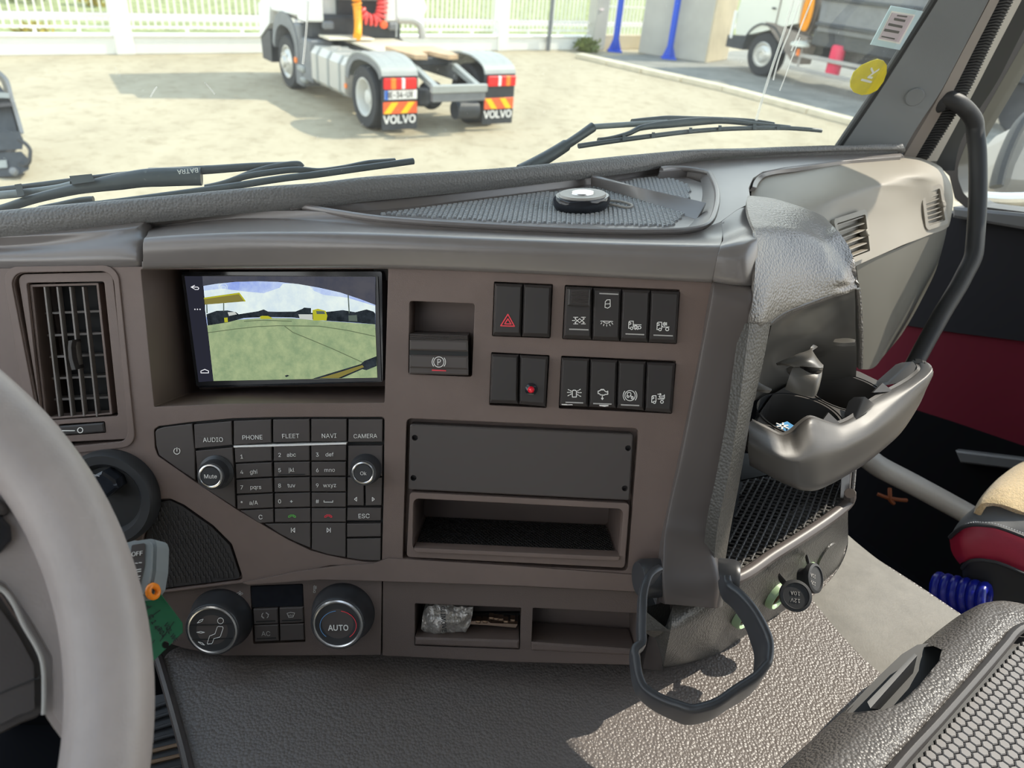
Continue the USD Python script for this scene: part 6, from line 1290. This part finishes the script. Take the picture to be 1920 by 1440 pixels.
obj('axle', tube([tl(-1.0, 0, .5), tl(1.0, 0, .5)], .10, 14), 'truck_dark', trk)
obj('differential', lathe([(0, -.24), (.12, -.22), (.22, -.08), (.24, .06), (.16, .18), (0, .2)], tl(0, 0, .5), -EY, 28), 'truck_dark', trk)
obj('air_tank', tube([tl(.12, -.62, .36), tl(.55, -.62, .36)], .15, 20), 'truck_dark', trk)
fw_ = obj('fifth_wheel', tm(ext(sg.Polygon([(-.45, .55), (.45, .55), (.48, .1), (.40, -.42), (.22, -.46), (.08, .0), (-.08, .0), (-.22, -.46), (-.40, -.42), (-.48, .1)]).buffer(.02), 0, .07)).apply_transform(np.block([[RT @ np.array([[1, 0, 0], [0, 1, -0], [0, 0, 1]]), tl(0, .25, 1.10)[:, None]], [np.zeros((1, 3)), np.ones((1, 1))]])), 'grease_tan', trk)
obj('coupling_stand', tb(0, .3, 1.03, .9, .5, .12), 'truck_dark', trk)
obj('catwalk', tb(0, 1.75, 1.06, 1.1, 1.5, .04), 'plate_metal', trk); obj('catwalk', tb(-.55, 2.25, 1.12, .9, .5, .04), 'plate_metal', trk)
tk = obj('fuel_tank', th_([(x, y, z) for y in (.80, 2.30) for x, z in ((-1.24, .42), (-1.24, .86), (-1.16, .98), (-.66, .98), (-.62, .9), (-.62, .36), (-1.16, .34))]), 'tank_silver', trk, smooth=30)
for y in (1.02, 1.52, 2.02): obj('strap', th_([(x, yy, z) for yy in (y - .035, y + .035) for x, z in ((-1.255, .41), (-1.255, .87), (-1.165, .995), (-.63, .995), (-.63, .36), (-1.165, .325))]), 'fender_grey', tk)
obj('filler_cap', lathe([(0, 0), (.09, 0), (.09, .05), (0, .06)], tl(-.98, 1.75, .98), UZ, 20), 'tank_silver', tk)
obj('side_lamp', tb(-1.26, .72, .55, .03, .08, .08), 'lamp_amber', trk); obj('side_lamp', tb(-1.27, 3.02, .62, .04, .1, .1), 'lamp_amber', trk)
obj('side_skirt', tb(-1.0, 2.62, .68, .45, .55, .75, .03), 'truck_grey', trk)
obj('air_valve', tb(-1.22, 2.82, .50, .12, .3, .12, .03), 'fender_grey', trk); obj('air_valve', tb(-1.2, 2.8, .30, .12, .24, .10, .03), 'fender_grey', trk)
# cab
cabx = 1.22
obj('cab', th_([(x, y, z) for x in (-cabx, cabx) for y, z in ((2.85, 1.42), (2.85, 3.4), (4.95, 3.2), (5.05, 1.5), (4.4, 1.36))] + [(x, y, 1.30) for x in (-1.1, 1.1) for y in (2.95, 4.9)]), 'white_paint', trk, smooth=30)
obj('cab_corner', th_([(x, y, z) for x in (-1.25, -1.10) for y, z in ((4.35, 1.42), (5.05, 1.42), (5.12, .75), (4.45, 1.1))]), 'white_paint', trk)
obj('bumper', th_([(x, y, z) for x in (-1.22, 1.22) for y, z in ((4.5, .95), (5.15, .95), (5.1, .35), (4.55, .35))]), 'truck_dark', trk)
ar = [(-.62, .55), (-.60, .80), (-.45, 1.06), (-.2, 1.18), (.1, 1.2), (.38, 1.1), (.55, .9), (.62, .7)]
obj('wheel_arch', slab(loft([[tl(x, 3.62 + y, z) for y, z in ar] for x in (-1.26, -.85)], 30, 4), .04), 'truck_grey', trk, smooth=50)
obj('wheel_arch_side', slab(loft([[tl(-1.255, 3.62 + y * k, .5 + (z - .5) * k2) for y, z in ar] for k, k2 in ((1.0, 1.0), (1.15, 1.28))], 30, 3), .03), 'truck_grey', trk, smooth=50)
obj('step_box', tb(-1.05, 2.98, .72, .38, .36, 1.1, .03), 'truck_grey', trk)
obj('engine_block', tb(0, 3.3, 1.0, 1.5, .9, .55, .05), 'truck_dark', trk)
obj('gap_panel', tb(-.98, 2.84, 2.2, .44, .05, 1.7), 'truck_grey', trk)
obj('side_fairing', tb(-1.06, 2.50, 2.25, .34, .08, 1.80, .03), 'white_paint', trk); obj('side_fairing', tb(.78, 2.50, 2.28, .86, .08, 1.82, .04), 'white_paint', trk)
obj('side_fairing', tb(-1.235, 2.66, 2.25, .03, .40, 1.80), 'white_paint', trk)
obj('rear_wall', tb(0, 2.78, 1.95, 1.0, .10, 1.0), 'truck_dark', trk); obj('cross_tube', tube([tl(-.62, 2.55, 1.78), tl(.30, 2.55, 1.78)], .05, 10), 'fender_grey', trk)
obj('under_cab', tb(-.2, 2.72, 1.25, 1.9, .3, .42, .05), 'truck_dark', trk)
for x in (-.82, .52): obj('bracket', tb(x, 2.48, 1.30, .22, .12, .14, .03), 'truck_grey', trk)
def coil(P, R_, r_, n_, look, nm, par):
    C_ = spline(P, n_ * 14); T_ = np.gradient(C_, axis=0); T_ /= np.linalg.norm(T_, axis=1, keepdims=True)
    a_ = np.cross(T_, [0.3, .2, .9]); a_ /= np.linalg.norm(a_, axis=1, keepdims=True); b_ = np.cross(T_, a_); t_ = np.linspace(0, 2 * np.pi * n_, len(C_))[:, None]
    obj(nm, tube(C_ + R_ * (np.cos(t_) * a_ + np.sin(t_) * b_), r_, 6), look, par)
oh = thing('air_hose', 'orange coiled air hose hanging behind the cab of the tractor unit', 'hose', tl(-.32, 2.3, 1.9))
coil([tl(-.30, 2.35, 3.2), tl(-.30, 2.32, 2.6), tl(-.31, 2.30, 1.62)], .07, .024, 22, 'hose_orange', 'coil', oh)
obj('end', tube([tl(-.31, 2.30, 1.66), tl(-.32, 2.24, 1.42), tl(-.38, 2.12, 1.25), tl(-.46, 1.98, 1.17)], .075, 14, n=20), 'hose_orange', oh)
rh = thing('air_hose', 'red coiled air hose looping behind the cab of the tractor unit', 'hose', tl(0, 2.3, 1.7))
coil([tl(-.24, 2.36, 1.66), tl(-.12, 2.30, 1.44), tl(.06, 2.28, 1.42), tl(.20, 2.30, 1.62), tl(.25, 2.34, 2.0), tl(.26, 2.36, 2.9)], .085, .028, 24, 'hose_red', 'coil', rh)
obj('plug', lathe([(0, 0), (.07, 0), (.07, .08), (0, .09)], tl(.18, 2.24, 1.36), -EY, 14), 'stripe_red', rh)
obj('exhaust_pipe', tube([tl(.62, 2.5, 1.42), tl(.9, 2.45, 1.42), tl(1.08, 2.4, 1.34), tl(1.12, 2.38, 1.1)], .075, 14, n=24), 'tank_silver', trk)
obj('chain', tube([tl(.42, 2.2, 2.4), tl(.44, 2.18, 1.6), tl(.40, 2.1, 1.15)], .014, 6, n=12), 'fender_grey', trk)

# ---------------------------------------------------------------- tipper lorry on the right
W0 = G0(1420, 143); TDr = unit(A([.56, -.83, 0])); TN = A([-.83, -.56, 0])      # towards its rear; out of its near side
RU = np.stack([TDr, -TN, UZ], 1)
def ul(x, y, z): return W0 + TDr * x - TN * y + UZ * z
def ub(x, y, z, sx, sy, sz, b=.02): return box(ul(x, y, z), (sx, sy, sz), b, RU)
def uh(P): return tm(hull3([ul(*p) for p in P]))
tp_ = thing('tipper_lorry', 'cream cab tipper lorry with dark body and double side rails, parked on the right', 'truck', W0)
r = .60; o = ul(0, 0, r)
w = obj('tyre', lathe([(r * .55, 0), (r * .62, .02), (r * .92, .01), (r, -.05), (r, -.30), (r * .9, -.34), (r * .55, -.34)], o, TN, 44), 'tyre', tp_)
obj('rim', lathe([(r * .56, .02), (r * .53, .03), (r * .49, -.02), (r * .44, -.03), (r * .30, .05), (r * .18, .07), (r * .15, .03), (0, .03)], o, TN, 40), 'alloy', w)
for k in range(10):
    a = k * math.pi / 5; obj('wheel_nut', box(o + (math.cos(a) * TDr + math.sin(a) * UZ) * r * .27 + TN * .06, (.05, .05, .05), .005, RU), 'alloy', w)
for x in (6.3, 7.6): obj('tyre', lathe([(0, -.02), (r * .5, -.02), (r * .62, .02), (r * .92, .01), (r, -.05), (r, -.5), (0, -.5)], ul(x, .15, r), TN, 30), 'tyre', tp_)
obj('cab', uh([(x, y, z) for y in (-.05, 2.35) for x, z in ((-1.15, 1.0), (-1.25, 1.5), (-1.05, 3.1), (.95, 3.1), (1.05, 1.55), (-.75, 1.02))]), 'cab_cream', tp_, smooth=30)
obj('door_seam', ub(.30, -.062, 2.1, .015, .012, 1.3), 'mud_brown', tp_); obj('door_handle', ub(.12, -.07, 1.83, .16, .03, .05), 'rubber', tp_)
obj('bumper', uh([(x, y, z) for y in (-.05, 2.3) for x, z in ((-1.45, .62), (-1.45, .95), (-.75, 1.0), (-.75, .62))]), 'truck_dark', tp_)
obj('mirror_guard', ub(-1.28, -.08, 1.25, .10, .06, .75), 'white_paint', tp_)
ar2 = [(-.80, .72), (-.72, 1.0), (-.5, 1.28), (-.15, 1.42), (.2, 1.40), (.5, 1.24), (.72, 1.0), (.85, .75)]
obj('wheel_arch', slab(loft([[ul(x, y, z) for x, z in ar2] for y in (-.08, .45)], 30, 4), .05), 'truck_dark', tp_, smooth=50)
obj('rear_mudguard', uh([(x, y, z) for y in (-.07, .4) for x, z in ((-.1, 1.46), (.25, 1.46), (1.5, 1.25), (1.45, .55), (1.2, .55), (.62, 1.18))]), 'mud_brown', tp_)
obj('splash_board', uh([(x, y, z) for y in (.2, 1.6) for x, z in ((1.0, 1.3), (1.3, 1.3), (1.6, 2.7), (1.1, 2.7))]), 'mud_brown', tp_)
obj('work_cap', lathe([(.26, 0), (.25, .06), (.15, .12), (0, .14)], ul(1.42, -.2, 1.02), UZ, 24), 'cab_cream', tp_)
obj('side_lamp', ub(1.45, -.24, .86, .10, .06, .18), 'lamp_amber', tp_); obj('side_lamp', ub(4.85, -.24, .95, .10, .06, .18), 'lamp_amber', tp_)
for z in (.45, .80): obj('side_rail', ub(3.05, -.20, z, 3.7, .05, .10, .01), 'grey_metal', tp_)
for x in (1.5, 4.7): obj('rail_bracket', tube([ul(x, .3, 1.15), ul(x, -.05, 1.15), ul(x, -.17, 1.0), ul(x, -.17, .4)], .035, 8, n=20), 'grey_metal', tp_)
obj('chassis', ub(4.0, 1.0, .95, 7.5, .9, .35), 'truck_dark', tp_)
obj('body', uh([(x, y, z) for y in (-.08, 2.4) for x, z in ((1.75, 1.45), (1.6, 3.3), (8.5, 3.3), (8.3, 1.45))]), 'truck_grey', tp_)
for z in (1.62, 2.25): obj('body_rib', ub(5.0, -.12, z, 6.6, .10, .10), 'truck_dark', tp_)
obj('sub_frame', ub(5.0, 1.1, 1.28, 6.8, 2.2, .40), 'truck_dark', tp_)
obj('under_box', ub(3.3, .60, .95, 2.4, .6, .6), 'truck_dark', tp_)
ex_ = thing('fire_extinguisher_box', 'bright red cylinder case behind the side rails of the tipper lorry', 'extinguisher case', ul(2.5, .0, .75))
obj('case', lathe([(0, 0), (.17, 0), (.19, .04), (.19, .72), (.16, .80), (0, .82)], ul(2.5, .05, .38), UZ, 24), 'box_red', ex_)
obj('strap', lathe([(.195, 0), (.2, .02), (.2, .06), (.195, .08)], ul(2.5, .05, .72), UZ, 24), 'lamp_red', ex_)
oc = thing('cable_coil', 'orange cable coil hanging behind the cream cab of the tipper lorry', 'cable', ul(1.25, .3, 1.9))
obj('coil', [tube([ul(1.15 + .10 * math.sin(t) + .05 * k, .05, 1.85 + .45 * math.cos(t)) for t in np.linspace(0, 2 * np.pi, 30)[:-1]], .03, 6, closed=True) for k in range(3)], 'hose_orange', oc, kind='stuff')
# ---------------------------------------------------------------- dark lorry tail at the left edge
lt_ = thing('dark_lorry', 'dark rear corner of a lorry with mudguard, cut off by the left edge', 'truck', Z(20, 334))
WL_ = Z(30, 332); WL_ = (WL_ - CAM) @ cf
def Q(px, py, dw=0.0): return D(px, py, WL_ + dw)
def slabq(P, d0, d1): return tm(hull3([Q(a, b, d) for a, b in P for d in (d0, d1)]))
mg = [(-60, 122), (-25, 126), (0, 141), (10, 152), (18, 182), (28, 214), (38, 250)]
obj('mudguard', slab(loft([[Q(a, b, -.02) for a, b in mg], [Q(a - 4, b + 2, .25) for a, b in mg], [Q(a - 8, b + 2, .62) for a, b in mg]], 30, 6), .04), 'truck_grey', lt_, smooth=50)
obj('tyre', lathe([(0, 0), (.28, 0), (.44, .01), (.48, -.05), (.48, -.40), (0, -.40)], Q(-38, 232, .3), unit(cr * .8 - cf * .6), 30), 'tyre', lt_)
obj('mudguard_panel', slabq([(-60, 150), (0, 160), (14, 180), (30, 236), (33, 258), (-60, 262)], .02, .10), 'truck_dark', lt_)
obj('chassis_end', slabq([(-60, 252), (36, 246), (44, 262), (42, 280), (-60, 284)], -.12, .2), 'truck_dark', lt_)
obj('hose_loop', tube([Q(34, 262, -.10), Q(46, 268, -.14), Q(57, 284, -.14), Q(56, 300, -.14), Q(46, 310, -.12), Q(36, 306, -.10)], .022, 8, n=30), 'rubber', lt_)
obj('bumper', slabq([(-60, 290), (40, 284), (56, 300), (54, 318), (32, 330), (-60, 334)], -.10, .15), 'truck_dark', lt_)
obj('plate', slabq([(-30, 302), (12, 300), (14, 314), (-30, 318)], -.12, -.11), 'fender_grey', lt_)
obj('bracket', slabq([(-40, 170), (16, 174), (18, 184), (-40, 182)], -.08, .0), 'fender_grey', lt_)
obj('bracket', slabq([(-40, 196), (22, 192), (23, 199), (-40, 204)], -.08, .0), 'wheel_dark', lt_)
obj('lamp', lathe([(0, 0), (.05, 0), (.04, .05), (0, .06)], Q(28, 322, -.1), -cf, 16), 'truck_grey', lt_)
# outside mirror beyond the door window
mr = thing('wing_mirror', 'pale wing mirror housing with black edge outside the passenger window', 'mirror', D(1920, 320, 1.75))
MRF = Frame(D(1910, 300, 1.75), cr, cu)
obj('housing', MRF.world(pad(rounded(sg.Polygon(MRF.pts([(1866, 348), (1880, 300), (1905, 250), (1930, 222), (2100, 180), (2120, 380), (1960, 362), (1880, 360)])), .03), -.12, .0, .03)), 'mirror_shell', mr)
obj('edge', tube([D(1945, 205, 1.74), D(1918, 226, 1.74), D(1893, 270, 1.74), D(1872, 330, 1.74), D(1868, 350, 1.74)], .012, 8, n=30, rb=.02, ref=cr), 'rubber', mr)
obj('arm', tube([D(1795, 366, 1.7), D(1860, 372, 1.7), D(1930, 372, 1.7), D(2100, 370, 1.7)], .014, 10, n=20), 'chrome', mr)
